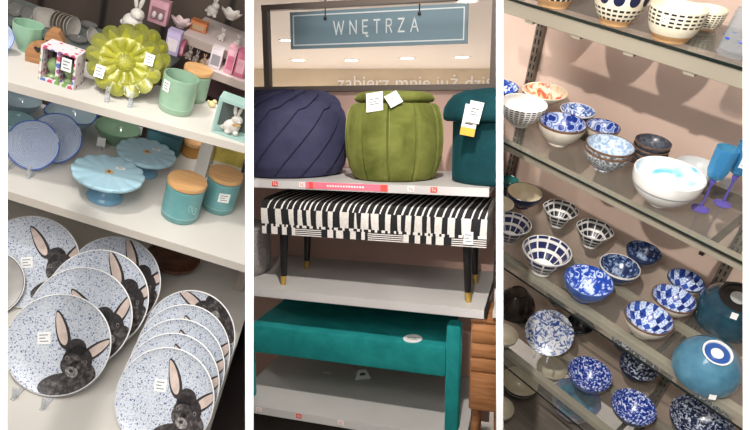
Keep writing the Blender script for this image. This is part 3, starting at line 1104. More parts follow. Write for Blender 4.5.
# wooden rabbit-shaped block with heart holes, mint glass vase, small chicks
WOODT = M_wood('toy_wood', (150, 104, 66), (184, 136, 92), 16)
q = L.on(42, 71, W1)
h = 36.0 / L.ppm(q)[1]
wk = root(L, 'wooden_stand', (q.x - .012, q.y + .05, W1), 'wooden block with a peaked top and dark heart shaped holes, left of the gift box', 'ornament', rz=L.yaw(q) * .6)
bm = bmesh.new()
out = [(-.5, 0), (-.52, .25), (-.46, .42), (-.30, .52), (-.12, .56), (-.06, .9), (.04, 1.0), (.22, .98), (.34, .8), (.50, .46), (.55, 0)]
fr_ = [bm.verts.new((x * h * .95, -.016, z * h)) for x, z in out]
bk_ = [bm.verts.new((x * h * .95, .016, z * h)) for x, z in out]
bm.faces.new(fr_); bm.faces.new(list(reversed(bk_)))
for i in range(len(out)):
    j = (i + 1) % len(out)
    bm.faces.new((fr_[i], bk_[i], bk_[j], fr_[j]))
obj('block', bm, WOODT, wk, smooth=0)
bm = bmesh.new()
for (x, z, s) in ((-.22, .40, .10), (.18, .52, .10), (.02, .66, .07)):
    pts = []
    for k in range(24):
        t = 2 * PI * k / 24
        pts.append(((x + s * 1.0 * math.sin(t) ** 3) * h * .95, -.0166, (z + s * (.81 * math.cos(t) - .31 * math.cos(2 * t) - .12 * math.cos(3 * t))) * h))
    bm.faces.new([bm.verts.new(p) for p in pts])
for f in list(bm.faces):
    r = bmesh.ops.extrude_face_region(bm, geom=[f])
    for v in r['geom']:
        if isinstance(v, bmesh.types.BMVert):
            v.co.y -= .0006
obj('heart_hole', bm, M('hole_dark', (44, 30, 26), .8), wk, smooth=0)
MG = M_glass('mint_glass', (160, 206, 176), .4, .15, edge=(168, 206, 180), tint=(186, 220, 196))
bowl_at(L, 'glass_vase', (29, 24), W1, 33, 1.02, [MG], 'mint green glass vase at the back left of the top board', 'vase', q_=2.6, fr=.55, rmod=wavy(.03, 8))
def chick(q, s, label, m):
    bm = bmesh.new()
    blob(bm, (0, 0, s * .42), (s * .5, s * .42, s * .42), 16)
    blob(bm, (s * .28, -s * .05, s * .92), (s * .28, s * .27, s * .27), 14)
    blob(bm, (s * .58, -s * .08, s * .88), (s * .12, s * .07, s * .06), 8)
    blob(bm, (-s * .5, 0, s * .6), (s * .2, s * .12, s * .16), 8, rot=Matrix.Rotation(.6, 3, 'Y'))
    o = obj('chick_figure', bm, m, smooth=60)
    put(L, o, q, label, 'figurine', 'chicks behind the bunny box', random.uniform(-.5, .5))
CHK = M('chick_cream', (222, 204, 150), .5, var=.06, scale=60)
CHW = M('chick_white', (218, 206, 196), .5, var=.05, scale=60)
for (px, py, s, m_, lb) in ((219, 97, 8, CHK, 'small cream chick behind the left corner of the bunny box'), (230, 98, 8, CHW, 'small white chick behind the middle of the bunny box'), (239, 103, 8, CHK, 'small cream chick behind the right corner of the bunny box')):
    q = L.on(px, py, W1)
    q.y = min(q.y, .25)
    chick(q, s / L.ppm(q)[0], lb, m_)

# ---- what stands behind the top board: glass shelf with white dishes
VB = .72
q = L.hit(66, 36, 1, VB)
WG = q.z
GSH = M_glass('shelf_glass', (206, 214, 212), .72, .05, edge=(196, 204, 200))
gs = root(L, 'glass_shelf', (0, VB, WG - .012), 'narrow glass shelf of white dishes on the dark boarded wall', 'shelf')
obj('shelf_glass', boxbm(-.95, -.17, -.06, .20, 0, .008), GSH, gs, smooth=0)
for u in (-.86, -.30):
    obj('shelf_bracket', boxbm(u - .006, u + .006, .0, .255, -.026, -.0005), M('bracket_grey', (120, 112, 106), .4, .6), gs, smooth=0)
CREAM = M_noise('cream_china', [(.3, (190, 182, 172)), (.7, (214, 207, 198))], 20, .3, coat=.3)
CREAMD = M('cream_china_shade', (176, 158, 138), .4)
WG2 = WG - .0035
def flat_disc(name, cpx, dpx, lean, dyaw, label, cat, group, mats, squash=1.0, square=0.0, v=VB):
    q = L.hit(cpx[0], cpx[1], 1, v + .03)
    r = dpx / 2 / L.ppm(q)[0]
    h = max(.01, r * squash * math.cos(math.radians(lean)))
    rz = L.yaw(q) + dyaw
    def sq(rr, z, a):
        if square:
            k = (abs(math.cos(a)) ** 4 + abs(math.sin(a)) ** 4) ** (-.25)
            rr = rr * (1 + (k - 1) * square)
        return rr, z
    P = [(0, -.012), (.6 * r, -.012), (.95 * r, -.004), (r, 0), (.97 * r, .001), (.75 * r, -.007), (.6 * r, -.009), (0, -.009)]
    o = obj(name, lathe(P, 48, None, sq), mats, smooth=50)
    t = Matrix.Translation((0, r * math.sin(math.radians(lean)), h + .002)) @ Matrix.Rotation(PI / 2 - math.radians(lean), 4, 'X') @ Matrix.Diagonal((1, squash, 1, 1))
    put(L, o, (q.x, q.y - .02, WG2), label, cat, group, rz, t)
flat_disc('square_plate', (49, 21), 26, 18, .2, 'square white plate standing on the glass shelf, left of the plate row', 'plate', None, CREAM, .86, .8)
flat_disc('glass_dish', (31, 19), 17, 15, .2, 'grey glass dish on the glass shelf at the far left', 'dish', 'grey glass dishes', [GRYG], 1.1)
flat_disc('glass_dish', (17, 22), 17, 15, .2, 'grey glass dish partly behind the mint vase', 'dish', 'grey glass dishes', [GRYG], 1.1)
for k in range(6):
    flat_disc('white_plate', (61 + k * 3.4, 15.0 + k * 1.25), 24, 6, .95, 'upright white plate in the row of six on the glass shelf', 'plate', 'upright white plates on the glass shelf', CREAM if k == 5 else CREAMD if k % 2 else CREAM, 1.02, v=VB)
flat_disc('oval_dish', (101, 16), 17, 24, .8, 'narrow white oval dish leaning on the glass shelf behind the flower plate', 'dish', None, CREAM, 1.2)
bowl_at(L, 'glass_dish', (89, 24), WG2, 18, .3, [GRYG], 'low grey glass dish on the glass shelf, right of the plate row', 'dish', 'grey glass dishes')
bowl_at(L, 'glass_dish', (78, 38), WG2, 20, .3, [GRYG], 'low grey glass dish on the glass shelf above the gift box', 'dish', 'grey glass dishes')

# ---- easter table behind on the right
VE = .66
qA, qB = L.hit(160, 30, 1, VE), L.hit(228, 46.5, 1, VE)
qC = L.hit(232, 78, 1, VE - .08)
qD = L.hit(228, 21, 1, VE + .14)
WE1, WE2, WE3 = (qA.z + qB.z) / 2, qC.z, qD.z
et = root(L, 'easter_display', (0, VE, WE2), 'stepped white display table of pink easter goods behind the jars', 'display table')
seat_down(et, L)
PB = M('display_pinkish', (214, 198, 194), .6)
PE = M('display_edge', (176, 160, 150), .6)
def eboard(u0, u1, v0, v1, w, t):
    bm = box(bmesh.new(), u0, u1, v0 - VE, v1 - VE, w - WE2 - t, w - WE2)
    for f in bm.faces:
        if f.calc_center_median().y < v0 - VE + .001:
            f.material_index = 1
    return obj('display_board', bm, [PB, PE], et, smooth=0)
eboard(-.12, .42, VE, VE + .30, WE1, .030)
eboard(-.02, .42, VE - .08, VE + .30, WE2, .028)
eboard(.06, .42, VE + .14, VE + .30, WE3, .024)
obj('back_board', boxbm(-.12, .42, .18, .19, -.2, .05), M('display_back', (96, 70, 74), .6), et, smooth=0)
trim(et, 245.0, True)
PINK = M('gift_pink', (214, 160, 172), .5, var=.08, scale=30)
PINKD = M('gift_rose', (190, 104, 128), .5, var=.1, scale=30)
LAV = M('gift_lavender', (188, 172, 206), .5, var=.06, scale=30)
PALE = M('gift_pale', (224, 212, 214), .5, var=.04, scale=30)
GREYB = M_noise('bunny_grey', [(.3, (96, 84, 78)), (.7, (160, 146, 136))], 60, .6)
TAN = M_noise('bunny_tan', [(.3, (142, 112, 88)), (.7, (178, 148, 120))], 60, .6)
ORNG = M('gift_orange', (196, 120, 70), .5, var=.1, scale=40)
def at_e(px, py, w):
    q = L.on(px, py, w)
    q.y = min(q.y, {WE1: VE + .14, WE2: VE, WE3: 9}[w] - .058)
    return q
def carton(px, py, w, wpx, hpx, m_, lab_m, label, group=None, dep=.04, keep=True):
    q = at_e(px, py, w)
    a, b_ = L.ppm(q)
    W_, H_ = wpx / a, hpx / b_
    rt = root(L, 'gift_carton', q, label, 'box', group, .05)
    obj('carton', boxbm(-W_ / 2, W_ / 2, 0, dep, 0, H_, bev=.002), m_, rt, smooth=30)
    bm = boxbm(-W_ * .36, W_ * .36, -.001, -.0002, H_ * .18, H_ * .72)
    obj('window', bm, lab_m, rt, smooth=0)
    obj('lid_flap', boxbm(-W_ * .5, W_ * .5, -.001, dep + .001, H_ * 1.002, H_ * 1.06), m_, rt, smooth=0)
    trim(rt, 245.0, True)
    return rt, q, W_, H_
PG = 'gift boxes on the easter table'
rt, q, W_, H_ = carton(156, 24, WE1, 20, 22, PINK, M('pink_window', (150, 110, 112), .4), 'pink gift box with a dark window holding pale eggs, behind the lime plates', PG)
bm = bmesh.new()
for s in (-1, 1):
    blob(bm, (s * W_ * .17, -.004, H_ * .38), (W_ * .13, .008, H_ * .17), 12)
obj('egg_pair', bm, PALE, rt)
carton(170, 55, WE2, 14, 22, LAV, PALE, 'lavender gift box with a pale window, left end of the lower easter board', PG)
carton(184, 53, WE2, 4, 13, PINKD, PINK, 'narrow rose gift box beside the lavender one', PG)
carton(214, 68, WE2, 12, 19, PALE, M('ink_grey', (150, 146, 150), .5), 'tall white gift box with a small grey motif, right of the tan bunny', PG)
carton(227, 74, WE2, 9, 25, PINK, PINKD, 'tall pink gift box right of the white gift box', PG)
carton(238, 77, WE2, 11, 25, PINKD, PINK, 'tall rose gift box at the right border, lower easter board', PG)
carton(198, 31, WE1, 17, 9, ORNG, M('window_tan', (178, 150, 120), .4), 'orange and pink figurine box in the middle of the upper easter board', PG)
BG = 'bunny figures on the easter table'
def ebunny(px, py, w, hpx, label, m_, rz=0.0):
    q = at_e(px, py, w)
    return bunny(L, q, hpx / L.ppm(q)[1], label, m_, BG, rz)
ebunny(190, 57, WE2, 14, 'grey bunny figure left of two on the lower easter board', GREYB, .2)
ebunny(198, 59, WE2, 12, 'grey bunny figure right of two on the lower easter board', GREYB, -.3)
ebunny(206, 61, WE2, 11, 'tan bunny figure beside the tall white gift box', TAN, .1)
ebunny(131, 32, WE1, 38, 'large white bunny with pink ears peeping over the flower plate', BUNW, .0)
ebunny(211, 16, WE3, 22, 'white bunny figure on the highest easter step, at its left end', BUNW, .2)
ebunny(221, 40, WE1, 13, 'small white bunny below the highest easter step', BUNW, .2)
ebunny(238, 44, WE1, 12, 'small white bunny on the upper easter board at the right border', BUNW, -.2)
def flower_dish(px, py, w, dpx, label, m_):
    q = at_e(px, py, w)
    r = dpx / 2 / L.ppm(q)[0]
    def pt(rr, z, a):
        k = max(0, rr / r - .5)
        return rr * (1 + .25 * k * math.cos(a * 6)), z * (1 + .3 * k * math.cos(a * 6))
    o = obj('petal_dish', lathe(bowl_prof(r, r * .8, q=1.6), 48, None, pt), m_, smooth=50)
    put(L, o, q, label, 'dish', 'petal dishes on the easter table', 0)
flower_dish(180, 27, WE1, 20, 'pale pink petal dish on the upper easter board', M('petal_pink', (224, 200, 200), .35))
flower_dish(230, 19, WE3, 20, 'white petal dish on the highest easter step', M('petal_white', (228, 220, 212), .35))
for o_ in [o for o in sc.objects if o.get('category') in ('dish', 'figurine', 'canister', 'jar', 'egg cup') and o.name.split('.')[0] in ('petal_dish', 'bunny_figure', 'chick_figure')]:
    trim(o_, 245.0, True)
# ================================================================== MIDDLE DISPLAY: poufs and benches
S1, S2, S3 = 0.0, -.518, -1.13
GRY = M('gondola_grey', (192, 188, 184), .5, var=.02, scale=4)
GRYE = M('gondola_edge', (202, 198, 196), .45)
BROWN = M('back_panel_brown', (200, 164, 150), .7, var=.02, scale=3)
METAL = M('frame_metal', (116, 104, 96), .45, .3)
DKM = M('upright_dark', (42, 38, 36), .5, .4)
DEPTH = .60
ms = root(D, 'display_shelf', (0, 0, S3 - .0), 'grey three-tier gondola shelf carrying poufs and benches', 'shelf')
seat_down(ms, D)
def mboard(u0, u1, w, t, name='shelf_board', v0=0.0):
    bm = box(bmesh.new(), u0, u1, v0, DEPTH, w - t - S3, w - S3)
    for f in bm.faces:
        if f.calc_center_median().y < v0 + .001:
            f.material_index = 1
    return obj(name, bm, [GRY, GRYE], ms, smooth=0)
UR = D.hit(489, 194, 1, 0).x
UR2 = D.hit(484, 313, 1, 0).x
trim(mboard(-.66, UR, S1, .036), 248, False)
mboard(-.76, UR2, S2, .040)
UC = D.hit(470.5, 340, 1, .02).x - .006
mboard(-.76, UC, S3, .040)
obj('back_panel', boxbm(-1.08, UR - .003, DEPTH + .002, DEPTH + .02, -.25, D.hit(379, 88, 1, DEPTH).z - S3 - .0145), BROWN, ms, smooth=0)
obj('plinth', boxbm(-.70, UC, .05, DEPTH, -.271, -.041), DKM, ms, smooth=0)
# frame of the opening above
zr = D.hit(379, 88, 1, DEPTH).z
zt = D.hit(379, 2, 1, DEPTH).z
ul, ur = D.hit(266, 40, 1, DEPTH).x, D.hit(494.5, 40, 1, DEPTH).x
obj('bottom_rail', boxbm(ul - .5, ur + .06, DEPTH - .01, DEPTH + .03, zr - S3 - .014, zr - S3 + .014), METAL, ms, smooth=0)
obj('top_rail', boxbm(ul - .018, ur + .06, DEPTH - .01, DEPTH + .03, zt - S3 - .012, zt - S3 + .016), METAL, ms, smooth=0)
obj('frame_post', boxbm(ul - .016, ul + .016, DEPTH - .01, DEPTH + .03, zr - S3 + .0145, zt - S3 - .0125), METAL, ms, smooth=0)
obj('frame_post', boxbm(ur - .016, ur + .016, DEPTH - .01, DEPTH + .03, zr - S3 + .0145, zt - S3 - .0125), METAL, ms, smooth=0)
for nme, m0 in (('slotted_upright', DKM),):
    bm = box(bmesh.new(), UR2 + .004, UR2 + .034, .40, .44, S2 - S3 - .03, S1 - S3 - .04)
    for k in range(16):
        z = .62 + k * .03
        box(bm, UR2 + .010, UR2 + .015, .3985, .401, z, z + .018, mi=1)
        box(bm, UR2 + .023, UR2 + .028, .3985, .401, z, z + .018, mi=1)
    obj(nme, bm, [M('upright_grey', (70, 62, 58), .5, .4), M('slot_black', (18, 16, 16), .8)], ms, smooth=0)
    obj('gap_strip', boxbm(UR2 + .003, UR2 + .011, .002, .39, S2 - S3 - .036, S2 - S3 + .004), DKM, ms, smooth=0)  # added dark strip in place of the shaded gap between the two boards
# the next shelf to the right
ns = root(D, 'side_shelf', (UR2 + .012, 0, S2), 'end of a second grey gondola shelf at the right edge', 'shelf')
bm = box(bmesh.new(), .024, .27, .0, DEPTH, -.030, 0)
obj('shelf_board', bm, GRY, ns, smooth=0)
obj('back_panel', boxbm(.026, .27, DEPTH + .002, DEPTH + .02, -.95, .88), BROWN, ns, smooth=0)

seat_down(ns, D)
# red sale strip and stickers on the shelf edges
RED = M('sale_red', (232, 84, 70), .5)
PNK = M('sale_pink', (240, 120, 140), .5)
WHT = M('sale_white', (244, 236, 232), .5)
ua, ub = D.hit(306, 184, 1, 0).x, D.hit(388, 189, 1, 0).x
st = root(D, 'sale_strip', (ua, 0, S1 - .033), 'long pink sale strip on the front edge of the pouf shelf', 'price strip')
obj('strip', boxbm(0, ub - ua, -.0025, -.0006, .002, .031), PNK, st, smooth=0)
for x0, x1 in ((.016, .034), (ub - ua - .032, ub - ua - .004)):
    obj('red_patch', boxbm(x0, x1, -.0032, -.0026, .002, .031), RED, st, smooth=0)
bm = bmesh.new()
for k in range(14):
    x = .10 + k * .0125
    box(bm, x, x + .008, -.0032, -.0026, .013, .020)
obj('print_line', bm, WHT, st, smooth=0)
def edge_sticker(px, w, label, m_, m2):
    x = D.hit(px, 215 if w < -.1 else 184, 1, 0).x
    if w == S3:
        x = D.hit(px, 411 + (px - 258) * .16, 1, 0).x
    o = root(D, 'sale_sticker', (x, 0, w - .031), label, 'sticker', 'sale stickers on the shelf edges')
    bm = boxbm(-.014, .014, -.0022, -.0006, .004, .026)
    obj('sticker_face', bm, m_, o, smooth=0)
    bm = bmesh.new()
    tube(bm, [(-.007, -.0025, .009), (.007, -.0025, .021)], .0012, 6)
    blob(bm, (-.006, -.0025, .019), (.0028, .0008, .0028), 8)
    blob(bm, (.006, -.0025, .011), (.0028, .0008, .0028), 8)
    obj('percent_mark', bm, m2, o)
edge_sticker(275, S1, 'small red sale sticker left of the pink strip, on the pouf shelf edge', RED, WHT)
edge_sticker(302, S1, 'small white sale sticker at the left end of the pink strip', WHT, RED)
edge_sticker(411, S1, 'small white sale sticker right of the pink strip', WHT, RED)
edge_sticker(434, S1, 'small red sale sticker under the teal pouf, right on the pouf shelf edge', RED, WHT)
edge_sticker(259, S3, 'white sale sticker at the left end of the lowest shelf edge', WHT, RED)
edge_sticker(299, S3, 'red sale sticker on the lowest shelf edge', RED, WHT)
edge_sticker(341, S3, 'white sale sticker near the middle of the lowest shelf edge', WHT, RED)

def velvet(name, c, c2, sheen=.6):
    m, nt, b = new_mat(name)
    n = noise_node(nt, 9, 4, .6, .4)
    r = ramp_node(nt, [(.3, c), (.7, c2)])
    nt.links.new(n.outputs['Fac'], r.inputs['Fac'])
    nt.links.new(r.outputs['Color'], b.inputs['Base Color'])
    n2 = noise_node(nt, 380, 2)
    bp = nt.nodes.new('ShaderNodeBump'); bp.inputs['Strength'].default_value = .35; bp.inputs['Distance'].default_value = .001
    nt.links.new(n2.outputs['Fac'], bp.inputs['Height'])
    nt.links.new(bp.outputs['Normal'], b.inputs['Normal'])
    b.inputs['Roughness'].default_value = .85
    b.inputs['Specular IOR Level'].default_value = .2
    b.inputs['Sheen Weight'].default_value = sheen
    b.inputs['Sheen Roughness'].default_value = .35
    b.inputs['Sheen Tint'].default_value = lin(tuple(min(255, v * 1.4 + 25) for v in c2))
    return m
NAVY = velvet('navy_knit', (52, 52, 78), (64, 64, 90), .3)
OLIVE = velvet('olive_velvet', (88, 94, 38), (126, 130, 66), .55)
PETROL = velvet('petrol_velvet', (12, 54, 60), (18, 68, 74), .35)
TEALV = velvet('teal_velvet', (18, 116, 116), (34, 142, 140), .4)

def pouf_place(px_c, wpx, vc):
    q = D.hit(px_c, 150, 1, vc)
    r = wpx / 2 / D.ppm((q.x, vc, S1 + .15))[0]
    return q.x, r

# navy pleated pouf
vc = .29
u, r = pouf_place(287, 117, .25)
h = .405
def navy_bm(r, h):
    prof = [(0, 0), (.80, 0), (.88, .02), (.955, .12), (.99, .28), (1.0, .45), (.985, .60), (.945, .74), (.87, .86), (.76, .94), (.60, .985), (.40, 1.0), (.2, 1.003), (0, 1.0)]
    # denser profile
    P = []
    for a, b_ in zip(prof, prof[1:]):
        for k in range(4):
            t = k / 4
            P.append((a[0] + (b_[0] - a[0]) * t, a[1] + (b_[1] - a[1]) * t))
    P.append(prof[-1])
    n = 13
    def pl(rr, z, a):
        zz = z / h
        tw = 1.25 * zz + (1.0 - rr / r) * 1.3 * (1 if zz > .8 else 0)
        s = (a * n / (2 * PI)) % 1.0
        saw = (s ** .8) if s < .93 else (1 - s) / .07
        amp = .013 * min(1, rr / (r * .5)) * (1 if zz > .03 else zz / .03)
        return rr + amp * (saw - .5) * (1 if zz < .93 else .4), z + (.012 * (saw - .5) * min(1, rr / (.2 * r)) if zz > .86 else 0), tw
    return lathe([(a * r, b_ * h) for a, b_ in P], 260, None, pl)
pf = root(D, 'pouf', (u, vc, S1), 'navy blue pleated pouf on the left of the top shelf', 'pouf', 'velvet poufs')
obj('pouf_body', navy_bm(r, h), NAVY, pf, smooth=28)
obj('top_button', lathe([(0, h + .004), (.02, h + .003), (.024, h - .002), (.024, h - .03)], 20), NAVY, pf)

# olive pumpkin pouf
def lobed(r, h, n, groove, pts, seg=200):
    def f(rr, z, a):
        s = abs(math.sin((a + .30) * n / 2))
        g = 1 - groove * math.exp(-(s / .09) ** 2) * min(1, rr / (.6 * r))
        return rr * g * (1 + .010 * s), z
    P = []
    for a, b_ in zip(pts, pts[1:]):
        for k in range(4):
            t = k / 4
            P.append(((a[0] + (b_[0] - a[0]) * t) * r, (a[1] + (b_[1] - a[1]) * t) * h))
    P.append((pts[-1][0] * r, pts[-1][1] * h))
    return lathe(P, seg, None, f)
u, r = pouf_place(394.5, 97, .25)
h = .385
pf = root(D, 'pouf', (u, .245, S1), 'olive green velvet pouf with padded segments and a cushioned lid', 'pouf', 'velvet poufs')
obj('pouf_body', lobed(r, h, 11, .12, [(0, 0), (.74, 0), (.82, .02), (.92, .13), (.98, .28), (1.0, .45), (.99, .62), (.95, .76), (.89, .85), (.82, .885), (.70, .89), (0, .89)]), OLIVE, pf, smooth=60)
lp = [(0, .892), (.70, .892), (.78, .905), (.815, .935), (.80, .97), (.74, 1.0), (.60, 1.02), (.3, 1.03), (0, 1.03)]
lid = obj('lid_cushion', lathe([(a * r, b_ * h) for a, b_ in lp], 64), OLIVE, pf, smooth=60)
def hang_tag(parent, loc, w, h, yawz, pitch, roll, m_=None, name='hang_tag', extra=None):
    mt = Matrix.Translation(loc) @ Matrix.Rotation(yawz, 4, 'Z') @ Matrix.Rotation(pitch, 4, 'X') @ Matrix.Rotation(roll, 4, 'Y')
    bm = boxbm(-w / 2, w / 2, -.001, .001, -h, 0)
    for k, (a, b_, z) in enumerate(((-.3, .3, .35), (-.3, .12, .5), (-.3, .25, .62))):
        box(bm, w * a, w * b_, -.0016, -.0009, -h * z - h * .02, -h * z + h * .02, mi=1)
    if extra:
        box(bm, -w / 2, w / 2, -.0018, -.0009, -h, -h * .74, mi=2)
    o = obj(name, bm, [m_ or PAPER, M('tag_ink', (90, 86, 90), .7), M('tag_yellow', (228, 178, 74), .5)], parent, smooth=0, matrix=mt)
    return o
vy = D.yaw((u, .245, S1))
fx, fy = math.sin(vy), -math.cos(vy)
def around(r_, a):
    return Vector((math.sin(vy + a) * r_, -math.cos(vy + a) * r_, 0))
p = around(r * .80, -.50); p.z = h * 1.0
hang_tag(pf, p, .074, .088, vy - .3, -.42, -.16)
p = around(r * .84, -.10); p.z = h * .985
hang_tag(pf, p, .058, .062, vy - .1, -.5, -.55)

# petrol pouf with an overhanging lid
u, r = pouf_place(505, 132, .22)
h = .40
vp = .27
pf = root(D, 'pouf', (u, vp, S1), 'dark teal pouf with an overhanging domed lid, right of the olive one', 'pouf', 'velvet poufs')
obj('pouf_body', lathe([(0, 0), (r * .80, 0), (r * .83, .006), (r * .84, .03), (r * .84, h * .65), (r * .80, h * .65), (0, h * .65)], 64), PETROL, pf, smooth=50)
lp = [(0, .655), (.84, .655), (.95, .66), (.99, .68), (1.0, .73), (.985, .80), (.93, .87), (.84, .94), (.68, .985), (.4, 1.01), (0, 1.02)]
obj('lid_cushion', lathe([(a * r, b_ * h) for a, b_ in lp], 72), PETROL, pf, smooth=60)
vy = D.yaw((u, vp, S1))
p = around(r * 1.005, -.50); p.z = h * .83
hang_tag(pf, p, .066, .125, vy - .42, -.10, .14, extra=True)
p = around(r * 1.02, -.42); p.z = h * .86
hang_tag(pf, p, .060, .085, vy - .36, -.12, .20)

# striped bench
ua, ub = D.hit(262.5, 240, 1, .03).x, D.hit(486, 255, 1, .03).x
bt = D.hit(370, 196, 1, .24).z - S2
bb = D.hit(370, 240.5, 1, .03).z - S2
bmid = D.hit(372, 230, 1, .03).z - S2
bl_, bw = ub - ua, .40
bench = root(D, 'bench', ((ua + ub) / 2, .03, S2), 'upholstered bench in black and white stripes on black legs with brass tips', 'bench')
STRW = M('stripe_white', (226, 220, 214), .85, var=.04, scale=120, bump=.3)
STRB = M('stripe_black', (24, 23, 26), .85, bump=.3, scale=120)
def bench_cushion():
    rng = random.Random(11)
    bm = bmesh.new()
    x0 = -bl_ / 2
    def edges(wmin, wmax):
        xs = [0.0]
        while xs[-1] < bl_ - .02:
            xs.append(xs[-1] + rng.uniform(wmin, wmax))
        xs[-1] = bl_
        return xs
    def strip(xs, prof, slant, mfun, curve=None):
        cols = []
        for i, x in enumerate(xs):
            sl = 0 if i in (0, len(xs) - 1) else rng.uniform(-slant, slant)
            col = []
            for k, (y, z) in enumerate(prof):
                t = k / (len(prof) - 1)
                xx = x + sl * t + (curve(t) if curve and 0 < i < len(xs) - 1 else 0)
                col.append(bm.verts.new((x0 + min(bl_, max(0, xx)), y, z)))
            cols.append(col)
        for i, (a, b_) in enumerate(zip(cols, cols[1:])):
            for k in range(len(prof) - 1):
                f = bm.faces.new((a[k], b_[k], b_[k + 1], a[k + 1]))
                f.material_index = mfun(i, k)
    zf = bt - .045
    # lower band of the face: blocks of upright stripes and patches of level stripes
    xs = edges(.013, .034)
    patches = [(.155, .325), (.525, .675), (.885, bl_)]
    patches = [(a * bl_ / 1.0, b_ * bl_ / 1.0) for a, b_ in ((.155, .30), (.50, .655), (.865, 1.0))]
    def inp(x):
        return any(a < x < b_ for a, b_ in patches)
    n = 8
    prof = [(0.0, bb + (bmid - .012 - bb) * k / n) for k in range(n + 1)]
    mids = [(xs[i] + xs[i + 1]) / 2 for i in range(len(xs) - 1)]
    strip(xs, prof, 0, lambda i, k: (k % 2) if inp(mids[i]) else i % 2)
    # narrow broken band between
    xs2 = edges(.008, .022)
    strip(xs2, [(0, bmid - .012), (-.002, bmid - .006), (0, bmid)], 0, lambda i, k: (i + 1) % 2)
    # upper band
    xs3 = edges(.014, .040)
    strip(xs3, [(0, bmid), (-.004, bmid + .3 * (zf - bmid)), (-.005, bmid + .7 * (zf - bmid)), (-.003, zf)], .006, lambda i, k: i % 2)
    # rolled top edge and top: black with thin white lines that bend to the right
    top = [(-.003, zf), (.002, zf + .018), (.014, zf + .032), (.034, zf + .041), (.07, bt), (bw * .45, bt + .004), (bw * .75, bt + .003), (bw, bt - .01)]
    xs4 = [0.0]
    while xs4[-1] < bl_ - .03:
        xs4.append(xs4[-1] + rng.uniform(.016, .030))
        xs4.append(xs4[-1] + rng.uniform(.005, .009))
    xs4.append(bl_)
    strip(xs4, top, 0, lambda i, k: (i + 1) % 2, curve=lambda t: .035 * t)
    # ends, back and underside
    for sx in (x0, x0 + bl_):
        pr = [(0, bb), (0, bmid), (-.004, bmid + .02), (-.003, zf)] + top[1:] + [(bw, bb)]
        ps = [bm.verts.new((sx, y, z)) for y, z in pr]
        f = bm.faces.new(ps)
        f.material_index = 0
        for k in range(6):
            box(bm, sx - .0008, sx + .0008, .03 + k * .06, .05 + k * .06, bb + .004, zf, mi=1)
    quad(bm, [(x0, bw, bb), (x0 + bl_, bw, bb), (x0 + bl_, bw, bt - .01), (x0, bw, bt - .01)], 1)
    quad(bm, [(x0, 0, bb), (x0 + bl_, 0, bb), (x0 + bl_, bw, bb), (x0, bw, bb)], 1)
    return bm
obj('cushion', bench_cushion(), [STRW, STRB], bench, smooth=40)
LEGB = M('leg_black', (22, 20, 20), .35)
BRASS = M('brass', (214, 178, 92), .3, .85)
for sx in (-1, 1):
    for yy in (.055, bw - .06):
        lx = sx * (bl_ / 2 - .085)
        sp = 0.012 * sx
        pts = [(lx, yy, bb - .001), (lx + sp * .66, yy, .0455)]
        lg = obj('leg', tube(bmesh.new(), pts, [.021, .0145], 16), LEGB, bench)
        obj('brass_tip', tube(bmesh.new(), [(lx + sp * .66, yy, .045), (lx + sp, yy, .0005)], [.0148, .0115], 16), BRASS, lg)
sticker(bench, PAPER, (bl_ / 2 - .075, -.0065, (bb + bmid) / 2 + .015), .04, .055, (0, -1, 0), name='paper_tag')

# grey felt pouf, cut by the left border, and brown pouf on the next shelf
q = D.hit(238, 268, 1, .24)
r = 60 / 2 / D.ppm(q)[0]
FELT = M_noise('grey_felt', [(.3, (112, 106, 104)), (.7, (152, 146, 142))], 90, .9, 5)
r = (272 - 238) / D.ppm((q.x, .24, S2))[0]
pf = root(D, 'pouf', (q.x, .24, S2), 'grey felt pouf left of the striped bench', 'pouf')
hf = 48 / D.ppm((q.x, .1, S2))[1]
obj('pouf_body', lathe([(0, 0), (r * .90, 0), (r * .96, .012), (r, .05), (r, hf - .05), (r * .96, hf - .012), (r * .88, hf), (0, hf)], 48), FELT, pf, smooth=50)
obj('piping', lathe([(r * .975, hf - .016), (r * .985, hf - .010), (r * .970, hf - .006)], 48), FELT, pf)
q = D.hit(507, 297, 2, S2)
r = 25 / D.ppm(q)[0]
pf = root(D, 'pouf', (UR2 + .024 + r, .24, S2), 'low dark brown pouf on the next shelf, right of the bench', 'pouf')
BRN = velvet('brown_velvet', (58, 42, 36), (72, 54, 46), .3)
obj('pouf_body', lathe([(0, 0), (r * .8, 0), (r * .94, .02), (r, .05), (r * .96, .085), (r * .8, .105), (0, .11)], 48), BRN, pf, smooth=60)
obj('piping', lathe([(r * .83, .104), (r * .86, .108), (r * .86, .100)], 48), BRN, pf)

# teal upholstered bench on the lowest shelf
vb = .035
xa = -.72
xr0, xr1 = D.hit(445, 390, 1, vb).x, D.hit(456, 390, 1, vb).x
z0 = D.hit(350, 362, 1, vb).z - S3
z0 = D.hit(300, 360, 1, vb).z - S3
z1 = D.hit(300, 331.5, 1, vb).z - S3
tb = root(D, 'velvet_bench', ((xa + xr1) / 2, vb, S3), 'teal velvet bench with panel sides on the lowest shelf', 'bench')
ox = (xa + xr1) / 2
bd = .43
obj('seat', boxbm(xa + .06 - ox, xr0 - .002 - ox, .012, bd, z0, z1, bev=.012), TEALV, tb, smooth=40)
zt_ = D.hit(456, 326, 1, vb).z - S3
for nme, xx0, xx1 in (('side_panel', xr0 - ox, xr1 + .012 - ox), ('side_panel', xa - ox, xa + .055 - ox)):
    obj(nme, boxbm(xx0, xx1, 0, .075, 0, zt_, bev=.010), TEALV, tb, smooth=40)
